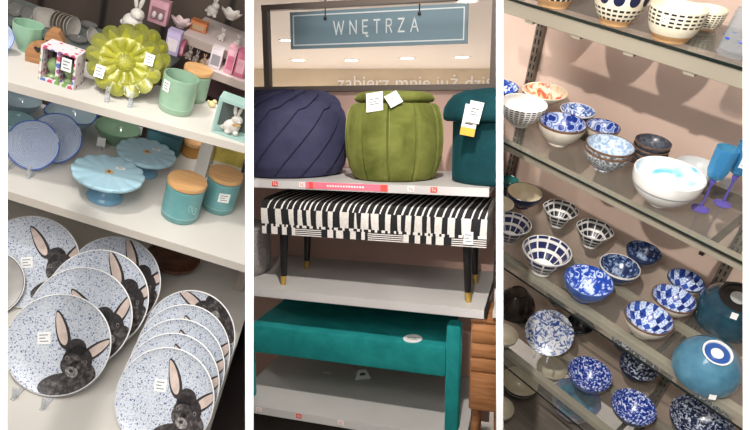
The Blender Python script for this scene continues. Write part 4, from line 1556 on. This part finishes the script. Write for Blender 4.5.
obj('backrest', boxbm(xa + .062 - ox, xr0 - .003 - ox, bd - .05, bd - .001, z1 + .001, min(z1 + .17, S2 - S3 - .046), bev=.01), TEALV, tb, smooth=40)
q = D.hit(414, 336.5, 2, S3 + z1 + .0005)
bm = lathe([(0, .0012), (.046, .0012), (.047, .0004), (0, .0004)], 36, None, lambda r_, z, a: (r_ * (1 if abs(math.cos(a)) < 2 else 1), z))
for k in range(3):
    box(bm, -.026, .026 - .006 * k, -.012 + k * .010 - .0015, -.012 + k * .010 + .0015, .0012, .0018, mi=1)
o = obj('oval_sticker', bm, [PAPER, M('tag_ink', (90, 86, 90), .7)], tb, smooth=0)
o.matrix_local = Matrix.Translation((q.x - ox, .066, z1 + .0006)) @ Matrix.Diagonal((.95, 1.05, 1, 1))
# loose papers on the lowest shelf
q = D.on(362, 377, S3)
tt = root(D, 'tent_card', q, 'folded white price card on the lowest shelf under the teal bench', 'price card', rz=.5)
bm = bmesh.new()
quad(bm, [(-.045, -.03, 0.0005), (.045, -.03, .0005), (.02, .0, .042), (-.02, .0, .042)])
quad(bm, [(-.045, .035, .0005), (.045, .035, .0005), (.02, .001, .042), (-.02, .001, .042)])
quad(bm, [(-.018, -.0195, .018), (.018, -.0195, .018), (.012, -.0115, .030), (-.012, -.0115, .030)], 1)
obj('card', bm, [PAPER, MATS['tag_ink']], tt, smooth=0)
bmesh_b = boxbm(-.022, .022, -.008, .008, 0, .0012)
put(D, obj('paper_scrap', bmesh_b, PAPER, smooth=0), D.on(327, 373, S3), 'small white paper scrap lying left of the folded price card', 'paper', rz=-.1)

# oak chest at the right edge
vch = .02
xa = D.hit(470.5, 340, 1, vch).x
zc0 = D.hit(478, 411, 1, vch).z
zc1 = D.hit(480, 318, 1, vch).z - .022
OAK = M_wood('oak', (142, 92, 54), (178, 124, 80), 7, .5, (1, 8, 8))
ck = root(D, 'oak_chest', (xa + .078, vch, S3 - .04), 'oak chest of drawers on round legs at the right edge', 'cabinet')
zb = S3 - .04
H0, H1 = zc0 - zb, zc1 - zb
obj('carcass', boxbm(-.078, .078, .012, .24, H0, H1, bev=.003), OAK, ck, smooth=30)
obj('chest_top', boxbm(-.080, .080, -.002, .243, H1 + .0005, H1 + .016, bev=.003), OAK, ck, smooth=30)
hs = (H1 - H0)
for a, b_ in ((.0, .44), (.45, .60), (.61, .765), (.775, .99)):
    dr = obj('drawer', boxbm(-.072, .072, 0, .0115, H0 + hs * a + .004, H0 + hs * b_ - .002, bev=.002), OAK, ck, smooth=30)
for sx in (-1, 1):
    for yy in (.05, .20):
        obj('leg', tube(bmesh.new(), [(sx * .050, yy, H0 - .0005), (sx * .056, yy, -.2325)], [.021, .014], 14), OAK, ck)
trim(ck, 499.8, True)
trim(ns, 499.8, True)
# ================================================================== RIGHT DISPLAY: glass shelves of bowls
KS = 1.25 / 1.6
WA, WB, WC, WD, WE = .447 * KS, 0.0, -.478 * KS, -.932 * KS, -1.36 * KS
RAIL = M('rail_champagne', (156, 148, 132), .4, .15)
RAILD = M('rail_dark', (70, 64, 58), .45, .4)
GLS, nt, b = new_mat('shelf_clear_glass')
tr = nt.nodes.new('ShaderNodeBsdfTransparent'); tr.inputs['Color'].default_value = lin((252, 253, 252))
gl = nt.nodes.new('ShaderNodeBsdfGlossy'); gl.inputs['Roughness'].default_value = .04
lw = nt.nodes.new('ShaderNodeLayerWeight'); lw.inputs['Blend'].default_value = .5
pw = nt.nodes.new('ShaderNodeMath'); pw.operation = 'POWER'; pw.inputs[1].default_value = 4.0
nt.links.new(lw.outputs['Facing'], pw.inputs[0])
fz = nt.nodes.new('ShaderNodeMath'); fz.operation = 'MULTIPLY_ADD'; fz.inputs[1].default_value = .5; fz.inputs[2].default_value = .03
nt.links.new(pw.outputs[0], fz.inputs[0])
mx = nt.nodes.new('ShaderNodeMixShader')
nt.links.new(fz.outputs[0], mx.inputs['Fac']); nt.links.new(tr.outputs[0], mx.inputs[1]); nt.links.new(gl.outputs[0], mx.inputs[2])
df = nt.nodes.new('ShaderNodeBsdfDiffuse'); df.inputs['Color'].default_value = lin((206, 204, 192))
m2 = nt.nodes.new('ShaderNodeMixShader'); m2.inputs['Fac'].default_value = .05
nt.links.new(mx.outputs[0], m2.inputs[1]); nt.links.new(df.outputs[0], m2.inputs[2])
nt.links.new(m2.outputs[0], nt.nodes['Material Output'].inputs['Surface'])
GEDG = M('glass_edge_dark', (26, 34, 30), .15)
PX3 = 503.6
rs = root(R, 'glass_shelf', (0, 0, WE), 'wall of glass shelves on champagne rails filled with blue and white bowls', 'shelf')
seat_down(rs, R)
for w_, dep, u0, u1 in ((WA, .27, -.60, .35), (WB, .27, -.60, .45), (WC, .40, -.60, .60), (WD, .40, -.60, .60)):
    z = w_ - WE
    g = obj('shelf_glass', boxbm(u0, u1, .0015, dep, z - .006, z), GLS, rs, smooth=0)
    obj('glass_edge', boxbm(u0, u1, 0, .0014, z - .006, z - .0002), GEDG, rs, smooth=0)
    v0 = {WA: .004, WB: .010, WC: .044, WD: .052}[w_]
    obj('front_rail', boxbm(u0, u1, v0, v0 + .024, z - (.038 if w_ == WA else .028), z - .0065, bev=.0015), RAIL, rs, smooth=0)
    if w_ in (WC, WD):
        obj('rear_rail', boxbm(u0, u1, .20, .218, z - .028, z - .0065, bev=.0015), RAIL, rs, smooth=0)
    else:
        obj('rear_rail', boxbm(u0, u1, dep - .03, dep - .006, z - (.060 if w_ == WA else .030), z - .0065), RAILD, rs, smooth=0)
# slotted uprights and brackets
VU = WALL_V - .018
ua, ub = R.hit(541, 26, 1, VU).x, R.hit(506, 185, 1, VU).x
for uu in ((ua + ub) / 2, (ua + ub) / 2 + .74):
    bm = box(bmesh.new(), uu - .014, uu + .014, VU, WALL_V - .001, 0, .55 - WE)
    z = .02
    while z < .5 - WE:
        box(bm, uu - .0085, uu - .0040, VU - .0008, VU + .001, z, z + .016, mi=1)
        box(bm, uu + .0040, uu + .0085, VU - .0008, VU + .001, z, z + .016, mi=1)
        z += .027
    obj('slotted_upright', bm, [M('upright_bronze', (112, 100, 88), .45, .4), MATS['slot_black']], rs, smooth=0)
    for w_ in (WA, WB, WC, WD):
        obj('shelf_bracket', boxbm(uu - .005, uu + .005, .080, VU - .001, w_ - WE - .082, w_ - WE - .0605), RAILD, rs, smooth=0)
for k in range(5):
    u_ = -.36 + k * .125
    obj('rail_clip', boxbm(u_, u_ + .022, .006, .032, WA - WE - .044, WA - WE - .0385), RAIL, rs, smooth=0)
obj('base_board', boxbm(-.60, .60, -.12, .34, -.03, 0), M_wood('base_planks', (118, 108, 98), (140, 130, 118), 5, .6, (1, 14, 1)), rs, smooth=0)
trim(rs, PX3, False)

CRM = M_noise('cream_glaze', [(.3, (196, 186, 170)), (.7, (218, 210, 196))], 30, .3, coat=.3)
CRMW = M_noise('ivory_glaze', [(.3, (222, 210, 182)), (.7, (236, 228, 206))], 30, .3, coat=.3)
TANB = M('raw_clay', (188, 146, 100), .6, var=.05, scale=60)
INK = M('ink_navy', (28, 34, 62), .3)
INKB = M('ink_black', (24, 25, 32), .3)
WGL = M_noise('white_glaze', [(.3, (220, 218, 214)), (.7, (238, 236, 232))], 25, .25, coat=.4)
BRIM = M_noise('brown_rim', [(.3, (84, 62, 48)), (.7, (124, 96, 76))], 90, .35)
NAVYG = M_noise('navy_glaze', [(.3, (28, 42, 74)), (.7, (46, 64, 104))], 40, .25, coat=.5)
BLUG = M_noise('blue_glaze', [(.3, (40, 70, 136)), (.7, (66, 98, 164))], 40, .25, coat=.5)
BLOS = M_noise('blue_blossom', [(.40, (24, 46, 124)), (.50, (66, 100, 176)), (.58, (214, 222, 236))], 70, .25, 3, 1.2, coat=.4)
PATCH = M_vor('blue_patchwork', [(.0, (24, 44, 120)), (.42, (32, 58, 140)), (.5, (186, 200, 226)), (.62, (60, 88, 160)), (.8, (214, 222, 236))], 52, .25)
SPECK = M_noise('blue_speckle', [(.46, (20, 44, 128)), (.53, (56, 88, 176)), (.60, (214, 222, 238))], 150, .25, 2, .6, coat=.4)
SPECK2 = M_noise('navy_speckle', [(.44, (22, 30, 62)), (.52, (52, 66, 110)), (.58, (204, 212, 226))], 130, .25, 2, .6, coat=.4)
SPECK3 = M_noise('pale_speckle', [(.38, (44, 70, 140)), (.5, (120, 146, 196)), (.58, (222, 228, 238))], 115, .25, 3, 1.0, coat=.4)
PEON = M_noise('peony_print', [(.40, (40, 66, 136)), (.47, (120, 140, 184)), (.53, (222, 224, 228))], 48, .3, 3, 2.2, coat=.3)
SWIRL = M_noise('swirl_print', [(.42, (30, 66, 160)), (.5, (52, 96, 190)), (.56, (206, 220, 242))], 44, .22, 3, 1.8, coat=.5)
DKPR = M_noise('dark_print', [(.42, (26, 42, 84)), (.52, (52, 76, 124)), (.60, (156, 174, 200))], 60, .25, 3, 1.4, coat=.5)
GREYSP = M_noise('grey_speckle', [(.4, (92, 98, 110)), (.5, (146, 150, 156)), (.6, (206, 206, 204))], 170, .35, 2)
PALEBL = M_noise('pale_blue_speckle', [(.4, (136, 158, 184)), (.6, (196, 208, 220))], 120, .3, 2)
DGREY = M_noise('slate_glaze', [(.35, (46, 48, 56)), (.65, (88, 92, 102))], 140, .3, 3)

def m_checker(name, size):
    m, nt, b = new_mat(name)
    tc = nt.nodes.new('ShaderNodeTexCoord')
    mp = nt.nodes.new('ShaderNodeMapping')
    mp.inputs['Rotation'].default_value = (0, 0, math.radians(45))
    mp.inputs['Scale'].default_value = (1, 1, 0)
    ck_ = nt.nodes.new('ShaderNodeTexChecker')
    ck_.inputs['Scale'].default_value = 1 / size
    mp.inputs['Location'].default_value = (.003, .005, .5 * size)
    nt.links.new(tc.outputs['Object'], mp.inputs['Vector'])
    nt.links.new(mp.outputs['Vector'], ck_.inputs['Vector'])
    n1 = noise_node(nt, 260, 2)
    r1 = ramp_node(nt, [(.42, (120, 146, 196)), (.52, (206, 216, 232))])
    r2 = ramp_node(nt, [(.38, (20, 36, 100)), (.62, (52, 84, 168))])
    n2 = noise_node(nt, 60, 2)
    nt.links.new(n1.outputs['Fac'], r1.inputs['Fac'])
    nt.links.new(n2.outputs['Fac'], r2.inputs['Fac'])
    nt.links.new(r1.outputs['Color'], ck_.inputs['Color1'])
    nt.links.new(r2.outputs['Color'], ck_.inputs['Color2'])
    nt.links.new(ck_.outputs['Color'], b.inputs['Base Color'])
    b.inputs['Roughness'].default_value = .25
    return m
CHECK = m_checker('blue_checks', .0145)
inside = lambda t, i, j: 2 if t in ('in', 'well') else (1 if t == 'rim' or (t == 'out' and i >= 13) else 0)

def RB(cpx, w, dpx, ratio, mats, label, group, **kw):
    kw.setdefault('mf', inside)
    return bowl_at(R, kw.pop('name', 'bowl'), cpx, w, dpx, ratio, mats, label, group=group, **kw)

# ---- top shelf
GA = 'bowls on the top glass shelf'
def base_bowl(bpx, w, v, dpx, hpx, mats, label, group, mf, fr=.55, q_=2.4, n=16, seg=72, dots=None, rmod=None, rz=None):
    q = R.on(bpx[0], bpx[1], w)
    q = Vector((R.hit(bpx[0], bpx[1], 1, v).x, v, w))
    a, b_ = R.ppm(q)
    r, h = dpx / 2 / a, hpx / b_
    prof = bowl_prof(r, h, r * fr, h * .04, None, q_, n)
    bm = lathe(prof, seg, mf, rmod)
    if dots:
        cnt, s0, da, ds, mi, off = dots
        def pt(a_, s):
            rr = r * fr + (r - r * fr) * (1 - (1 - s) ** q_)
            return Vector(((rr + .0006) * math.cos(a_), (rr + .0006) * math.sin(a_), h * .04 + h * .96 * s))
        for k in range(cnt):
            a0 = off + 2 * PI * k / cnt
            c0 = bm.verts.new(pt(a0, s0))
            rings = [[c0]]
            for e in (.5, 1.0):
                rings.append([bm.verts.new(pt(a0 + da * e * math.cos(2 * PI * t / 20), s0 + ds * e * math.sin(2 * PI * t / 20))) for t in range(20)])
            for t in range(20):
                f = bm.faces.new((c0, rings[1][t], rings[1][(t + 1) % 20])); f.material_index = mi
                f = bm.faces.new((rings[1][t], rings[2][t], rings[2][(t + 1) % 20], rings[1][(t + 1) % 20])); f.material_index = mi
    o = obj('bowl', bm, mats, smooth=40)
    put(R, o, q, label, 'bowl', group, R.yaw(q) if rz is None else rz)
    return o, r, h, q
def dashes(lo, hi, base_clay=2):
    def f(t, i, j):
        if t == 'foot':
            return 2
        if t == 'out':
            row = i - 4
            if row < base_clay:
                return 2
            if lo <= row <= hi and (row - lo) % 2 == 0 and (j % 3) != 0:
                return 1
        return 0
    return f
IV = [CRMW, INKB, TANB, INK]
base_bowl((553, 6), WA, .038, 56, 40, IV, 'cream bowl with dashed black lines, leftmost on the top glass shelf', GA, dashes(3, 7, 3))
base_bowl((613, 27), WA, .038, 56, 40, IV, 'cream bowl with large navy spots above dashed lines, on the top glass shelf', GA, dashes(2, 6, 2), dots=(11, .70, .20, .16, 3, .1))
o, r, h, q = base_bowl((667, 44), WA, .038, 58, 33, IV, 'cream bowl with rows of black dashes below its rim and a price sticker', GA, dashes(8, 15, 3), fr=.62)
a = -.35
sticker(o, PAPER, (math.sin(a) * r * .975, -math.cos(a) * r * .975, h * .72), .014, .013, (math.sin(a), -math.cos(a), -.25))
base_bowl((694, 47), WA, .175, 40, 20, IV, 'cream dashed bowl half hidden behind the stickered dashed bowl', GA, dashes(3, 13, 1), fr=.7)
# tumbler with blue fish-like dabs
q = Vector((R.hit(729, 70, 1, .06).x, .06, WA))
a_, b_ = R.ppm(q)
r, h = 21 / a_, 45 / b_
TUM = M_glass('tumbler_glass', (236, 238, 240), .90, .04, edge=(226, 228, 230), gain=.28)
tm = root(R, 'tumbler', q, 'clear glass tumbler with blue dabs at the right end of the top glass shelf', 'glass', None, R.yaw(q))
obj('tumbler_glass', lathe([(0, 0), (r * .96, 0), (r * .99, .003), (r * .80, h), (r * .77, h + .001), (r * .75, h), (r * .93, .010), (0, .009)], 48), TUM, tm, smooth=40)
bm = bmesh.new()
for k in range(7):
    a0 = k * 2 * PI / 7 + .3
    for (dx, dz, sx, sz) in ((0, 0, .0042, .0022), (.004, .0012, .0026, .0018), (-.0045, .0006, .0022, .0013)):
        aa = a0 + dx / r
        z = h * .38 + dz
        rr = r * (.99 - .19 * .38) + .0004
        blob(bm, (rr * math.cos(aa), rr * math.sin(aa), z), (sx, sz, .0007), 8, rot=Matrix.Rotation(aa, 3, 'Z') @ Matrix.Rotation(PI / 2, 3, 'Z') @ Matrix.Rotation(PI / 2, 3, 'X'))
obj('blue_dabs', bm, M('dab_blue', (44, 84, 200), .25), tm)

# ---- second shelf
GB2 = 'bowls on the second glass shelf'
RB((500, 86), WB, 38, .48, [BLUG, BLUG, BLOS], 'blue bowl at the left border of the second glass shelf', GB2, trimpx=PX3)
ROSE = M_noise('red_blossom', [(.45, (216, 200, 172)), (.56, (206, 120, 84)), (.64, (186, 70, 52))], 45, .3, 2, .5)
RB((545, 91), WB, 46, .30, [CRM, CRMW, ROSE], 'cream dish with red blossoms at the back left of the second glass shelf', GB2, q_=1.6)
def dash_rows(t, i, j):
    if t == 'out':
        row = i - 4
        return 1 if row % 2 == 1 and row > 2 and j % 3 else 0
    return 0
RB((524, 103), WB, 48, .50, [WGL, INKB, WGL], 'white bowl with rows of black dashes, left on the second glass shelf', GB2, mf=dash_rows, n=18, seg=78, q_=2.4, trimpx=PX3)
RB((578, 110), WB, 36, .42, [NAVYG, WGL, SPECK3], 'blue printed dish behind the cream bowls on the second glass shelf', GB2)
RB((603, 126), WB, 36, .46, [CRM, BRIM, PATCH], 'brown rimmed cream bowl with blue inside, behind the foremost cream bowl', GB2)
o, r, h, q = RB((563, 122), WB, 49, .50, [CRM, BRIM, PATCH], 'cream bowl with a brown rim and blue flowers inside, foremost on the second glass shelf', GB2, q_=2.2)
def stack(cpx, w, dpx, ratio, sets, labels, group, gap=.30):
    o, r, h, q = RB(cpx, w, dpx, ratio, sets[0], labels[0], group, q_=1.9)
    for k in range(1, len(sets)):
        o2 = obj('bowl', lathe(bowl_prof(r * .99, h, r * .40, None, None, 1.9), 48, inside), sets[k], smooth=40)
        put(R, o2, (q.x, q.y, q.z + h * gap * k), labels[k], 'bowl', group, 0)
stack((609, 149), WB, 51, .46, [[GREYSP, BRIM, PALEBL], [GREYSP, BRIM, PALEBL]],
      ['grey speckled bowl, lower of the stacked pair on the second glass shelf', 'grey speckled bowl with pale blue inside, upper of the stacked pair'], GB2, .22)
stack((650, 151), WB, 38, .42, [[DGREY, BRIM, DGREY], [DGREY, BRIM, DGREY], [DGREY, BRIM, DGREY]],
      ['slate bowl at the bottom of the dark stack behind the white bowl', 'slate bowl in the middle of the dark stack behind the white bowl', 'slate bowl on top of the dark stack behind the white bowl'], GB2, .36)
# frosted glass bowl and white bowl
FRO = M_glass('frosted_glass', (224, 228, 228), .42, .3, edge=(222, 224, 224))
RB((698, 166), WB, 46, .46, [FRO], 'frosted glass bowl behind the large white bowl', GB2, mf=None)
WASH = M_noise('blue_wash', [(.40, (236, 238, 238)), (.56, (206, 226, 236)), (.68, (110, 178, 206))], 14, .25, 3, .8, coat=.4)
def band(t, i, j):
    if t in ('in', 'well'):
        return 1
    return 2 if t == 'out' and i == 4 + 11 else 0
RB((670, 173), WB, 75, .56, [WGL, WASH, M('grey_line', (150, 154, 158), .3)], 'large white bowl with a pale blue wash inside, front of the second glass shelf', GB2, mf=band, n=18, q_=2.6, fr=.22, fh=.003)
# goblets
BCUP = M_glass('goblet_blue', (120, 196, 228), .80, .05, edge=(110, 190, 232), tint=(150, 212, 236))
PSTM = M_glass('goblet_purple', (120, 108, 190), .5, .05, edge=(120, 108, 196), tint=(160, 150, 220))
def goblet(bpx, label, hpx=62, wpx=23):
    q = R.on(bpx[0], bpx[1], WB)
    a_, b_ = R.ppm(q)
    h, r = hpx / b_, wpx / 2 / a_
    rt = root(R, 'goblet', q, label, 'goblet', 'blue and purple goblets', R.yaw(q))
    obj('goblet_base', lathe([(0, 0), (r * .80, 0), (r * .82, .0015), (r * .5, .004), (r * .12, .007), (0, .007)], 40), PSTM, rt, smooth=50)
    obj('stem', lathe([(0, .0072), (r * .14, .0072), (r * .11, h * .2), (r * .12, h * .38), (r * .24, h * .44), (r * .30, h * .47), (r * .22, h * .50), (0, h * .50)], 24), PSTM, rt, smooth=50)
    def fac(rr, z, a):
        return rr * (1 - .05 * abs(math.cos(a * 4))), z
    obj('goblet_cup', lathe([(0, h * .502), (r * .3, h * .502), (r * .72, h * .55), (r * .95, h * .66), (r * .98, h * .80), (r * 1.02, h), (r * .97, h), (r * .92, h * .80), (r * .88, h * .67), (r * .6, h * .58), (0, h * .55)], 48, None, fac), BCUP, rt, smooth=40)
    return rt, r, h
goblet((700, 209), 'blue goblet on a purple stem, left one of the pair beside the white bowl')
g2, r, h = goblet((722, 204), 'blue goblet with a price sticker on a purple stem, right one of the pair')
sticker(g2, PAPER, (r * .25, -r * 1.0, h * .77), r * .8, h * .17, (.2, -1, 0))

# ---- third shelf
GC = 'bowls on the third glass shelf'
RB((525, 192), WC, 37, .46, [NAVYG, INK, CRMW], 'navy bowl with cream inside at the back left of the third glass shelf', GC)
RB((499, 203), WC, 32, .44, [NAVYG, INK, CRMW], 'cream lined bowl cut by the left border, in front of the navy one', GC, trimpx=PX3)
TEALG = M('teal_glaze', (44, 112, 108), .3)
RB((510, 180), WC, 18, .5, [TEALG, TEALG, TEALG], 'small teal cup behind the cream lined bowls', GC, trimpx=PX3)
def grid_mf(cell=6, gap=1):
    def f(t, i, j):
        if t in ('rim', 'foot', 'well'):
            return 0
        row = (i - 4) if t == 'out' else (i - 17)
        return 1 if (row % 3 != 0 and (j % cell) >= gap) else 0
    return f
def hexa(rr, z, a):
    return rr * (1 + .03 * math.cos(a * 6)), z
GRIDM = [WGL, M('block_black', (22, 24, 34), .3)]
GRIDB = [WGL, M('block_navy', (30, 38, 84), .3)]
lab = 'white bowl with a grid of dark blocks, '
def grid_bowl(c, d, label, m_, hexr=True, tp=None, ratio=.56):
    return RB(c, WC, d, ratio, m_, lab + label, GC, mf=grid_mf(), n=10, seg=72, q_=1.35, fr=.42, rmod=hexa if hexr else None, trimpx=tp)
grid_bowl((561, 209), 36, 'back row left on the third glass shelf', GRIDM)
grid_bowl((595, 229), 38, 'back row right on the third glass shelf', GRIDM)
grid_bowl((512, 223), 40, 'cut by the left border', GRIDB, False, PX3)
grid_bowl((547, 250), 51, 'largest one, front of the third shelf', GRIDB, False)
RB((644, 251), WC, 37, .48, [NAVYG, NAVYG, DKPR], 'dark blue printed bowl at the back of the third glass shelf', GC)
RB((620, 266), WC, 43, .48, [NAVYG, WGL, DKPR], 'navy bowl with a white rim behind the swirled blue bowl', GC)
RB((589, 280), WC, 52, .50, [BLUG, BLUG, SWIRL], 'bright blue bowl with white swirls inside, at the front of the third glass shelf', GC)
RB((686, 280), WC, 40, .46, [CRM, NAVYG, CHECK], 'checked blue bowl at the back, nearest the large teal bowls', GC)
RB((674, 298), WC, 48, .46, [CRM, BRIM, CHECK], 'checked blue bowl in the middle of the row of three', GC)
RB((649, 317), WC, 53, .48, [CRM, BRIM, CHECK], 'checked blue bowl at the front of the row of three', GC)

# large teal bowls lying upside down, feet towards the viewer
TEALB = M_noise('teal_blue_glaze', [(.3, (62, 110, 136)), (.7, (84, 134, 158))], 30, .2, coat=.6)
TEALK = M_noise('dark_teal_glaze', [(.3, (22, 52, 66)), (.7, (38, 74, 90))], 30, .2, coat=.6)
FOOTB = M('foot_blue', (44, 82, 150), .3)
BLK = M('foot_black', (16, 18, 20), .3)
def big_bowl(cpx, w, dpx, hr, mats, label, lean, dyaw, foot_w=.40, stick=None, disc=None):
    """lies mouth down; the foot faces up and out"""
    h = .06
    for _ in range(4):
        cq = R.on(cpx[0], cpx[1], w + h * .55)
        r = dpx / 2 / R.ppm(cq)[0]
        h = r * 2 * hr
    fr = foot_w
    P = [(0, h - .0015, 'd'), (r * fr * .42, h - .0015, 'd'), (r * fr * .44, h - .002, 'f'), (r * fr * .84, h - .002, 'f'), (r * fr * .88, h + .002, 'r'), (r * fr, h + .002, 'r'), (r * fr * 1.02, h - .001, 'o')]
    n = 12
    for i in range(1, n + 1):
        s = i / n
        P.append((r * fr + (r - r * fr) * (1 - (1 - s) ** 2.3), h - (h - .001) * s, 'o'))
    P += [(r * .97, 0, 'o'), (r * .94, .004, 'o')]
    for i in range(1, 9):
        s = i / 8
        P.append((r * .94 * (1 - s * s * .75), .004 + (h - .012) * s, 'i'))
    P.append((0, h - .008, 'i'))
    bm = lathe(P, 64, lambda t, i, j: {'o': 0, 'i': 0, 'f': 1, 'r': 2, 'd': 3}[t])
    q = Vector((cq.x, min(cq.y, WALL_V - r - .035), w))
    rz = R.yaw(q) + dyaw
    lift = r * math.sin(lean)
    t = Matrix.Translation((0, 0, lift)) @ Matrix.Rotation(lean, 4, 'X')
    o = obj('large_bowl', bm, mats, smooth=40)
    put(R, o, q, label, 'bowl', 'large teal bowls', rz, t)
    if stick:
        sa, s = stick
        rr = r * fr + (r - r * fr) * (1 - (1 - s) ** 2.3)
        nrm = Vector((math.sin(sa), -math.cos(sa), .55))
        sticker(o, PAPER, (math.sin(sa) * (rr + .001), -math.cos(sa) * (rr + .001), h * (1 - s) + .001), .015, .017, nrm, lines=False)
    return o
big_bowl((740, 300), WC, 74, .52, [TEALK, BLK, BLK, M('label_grey', (150, 152, 150), .5)], 'large dark teal bowl upside down behind the lighter one, black foot', .28, .10, .56, stick=(.1, .10))
big_bowl((709, 362), WC, 76, .52, [TEALB, FOOTB, WGL, M('label_white', (226, 226, 222), .5)], 'large teal blue bowl upside down in front, blue foot with a white ring', .28, .25, .42, stick=(.30, .86))

# ---- fourth shelf
GD = 'bowls on the fourth glass shelf'
DKBR = M_noise('bronze_glaze', [(.3, (40, 33, 30)), (.7, (66, 55, 48))], 30, .2, coat=.6)
o, r, h, q = RB((519, 292), WD, 42, .62, [DKBR, DKBR, DKBR], 'dark brown glazed bowl standing upside down at the left border, fourth glass shelf', GD, q_=2.6)
o.matrix_world = o.matrix_world @ Matrix.Translation((0, 0, h + .003)) @ Matrix.Rotation(PI, 4, 'X')
trim(o, PX3, False)
RB((504, 334), WD, 30, .42, [CRM, CRM, CRMW], 'small cream bowl at the left border, below the dark brown bowl', GD, trimpx=PX3)
RB((581, 323), WD, 28, .5, [M('black_glaze', (22, 24, 30), .2, coat=.5)] * 3, 'black bowl behind the peony bowl on the fourth glass shelf', GD)
RB((566, 290), WD, 26, .5, [MATS['black_glaze']] * 3, 'black bowl far back below the bright blue swirl bowl', GD)
RB((629, 338), WD, 30, .45, [NAVYG, NAVYG, SPECK2], 'small navy speckled bowl at the back of the fourth glass shelf', GD)
RB((639, 365), WD, 42, .48, [INK, SPECK2, SPECK2], 'navy bowl with white speckles, behind the bright speckled ones', GD)
RB((590, 373), WD, 47, .48, [BLUG, SPECK, SPECK], 'bright blue speckled bowl behind the nearer speckled bowl, fourth glass shelf', GD)
RB((634, 406), WD, 49, .48, [NAVYG, SPECK, SPECK], 'bright blue speckled bowl nearest the bottom edge, fourth glass shelf', GD)
RB((702, 419), WD, 72, .45, [NAVYG, SPECK2, SPECK2], 'wide navy speckled bowl under the large teal bowl', GD)
# peony bowl tilted up on a clear stand
def standing_r(cpx, w, dpx, lean, dyaw=0.0, lift=.006):
    r = .05
    for _ in range(4):
        cq = R.on(cpx[0], cpx[1], w + r * math.cos(lean) + lift)
        r = dpx / 2 / R.ppm(cq)[0]
    rz = R.yaw(cq) + dyaw
    back = Matrix.Rotation(rz, 3, 'Z') @ Vector((0, r * math.sin(lean), 0))
    return Vector((cq.x - back.x, cq.y - back.y, w)), r, rz, Matrix.Translation((0, r * math.sin(lean), r * math.cos(lean) + lift)) @ Matrix.Rotation(PI / 2 - lean, 4, 'X')
q, r, rz, tilt = standing_r((549, 333), WD, 50, math.radians(28))
P = [(0, -.020, 'b'), (.4 * r, -.020, 'b'), (.42 * r, -.018, 'b'), (.75 * r, -.013, 'b'), (r, -.001, 'b'), (r, .0015, 'r'), (.96 * r, .001, 'r'), (.7 * r, -.010, 'i'), (.4 * r, -.015, 'i'), (0, -.016, 'i')]
o = obj('peony_plate', lathe(P, 56, lambda t, i, j: {'b': 0, 'r': 1, 'i': 1}[t]), [NAVYG, PEON], smooth=50)
put(R, o, q, 'white dish with blue peonies propped up on a clear stand, fourth glass shelf', 'plate', None, rz, tilt)
st = root(R, 'plate_stand', q, 'clear acrylic stand under the peony dish', 'plate stand', 'plate stands', rz)
for s in (-1, 1):
    x = s * .020
    obj('side_rail', boxbm(x - .003, x + .003, -.022, .067, 0, .003), CLEAR, st, smooth=0)
    obj('front_lip', boxbm(x - .003, x + .003, -.022, -.019, .0032, .020), CLEAR, st, smooth=0)
    obj('back_rest', boxbm(x - .003, x + .003, .064, .067, .0032, .05), CLEAR, st, smooth=0)

# ---- bottom board
GE = 'bowls on the bottom board'
def stripes(t, i, j):
    if t == 'out':
        return 1 if (i - 4) % 3 == 1 else 0
    return 2 if t in ('in', 'well', 'rim') else 0
RB((520, 381), WE, 38, .48, [INKB, WGL, CRMW], 'cream lined bowl with black and white stripes outside, on the bottom board', GE, mf=stripes, trimpx=PX3)
RB((500, 407), WE, 30, .46, [CRM, CRM, CRMW], 'cream bowl cut by the left border at the bottom corner', GE, trimpx=PX3)
RB((556, 364), WE, 32, .5, [INKB, WGL, CRMW], 'cream lined bowl with black and white stripes, below the peony dish', GE, mf=stripes)
IRI, nt, b = new_mat('iridescent_glass')
lw = nt.nodes.new('ShaderNodeLayerWeight'); lw.inputs['Blend'].default_value = .5
n = noise_node(nt, 22, 3, .5, .8)
ad = nt.nodes.new('ShaderNodeMath'); ad.operation = 'ADD'
nt.links.new(n.outputs['Fac'], ad.inputs[0]); nt.links.new(lw.outputs['Facing'], ad.inputs[1])
r_ = ramp_node(nt, [(.35, (40, 90, 150)), (.6, (70, 170, 196)), (.8, (150, 140, 200)), (.95, (210, 200, 226))])
ml = nt.nodes.new('ShaderNodeMath'); ml.operation = 'MULTIPLY'; ml.inputs[1].default_value = .8
nt.links.new(ad.outputs[0], ml.inputs[0]); nt.links.new(ml.outputs[0], r_.inputs['Fac'])
nt.links.new(r_.outputs['Color'], b.inputs['Base Color'])
b.inputs['Roughness'].default_value = .1
b.inputs['Metallic'].default_value = .35
b.inputs['Coat Weight'].default_value = .6
def rib(rr, z, a):
    return rr * (1 + .02 * math.cos(a * 12)), z
RB((577, 397), WE, 52, .62, [IRI, IRI, IRI], 'iridescent blue glass bowl at the bottom edge, under the fourth glass shelf', GE, rmod=rib, seg=96, q_=2.4)

# ------------------------------------------------------------------ picture settings
sc.cycles.transparent_max_bounces = 32
vs = sc.view_settings
vs.view_transform = 'Standard'
vs.look = 'None'
vs.gamma = 1.0
vs.exposure = 0.58
vs.use_curve_mapping = False
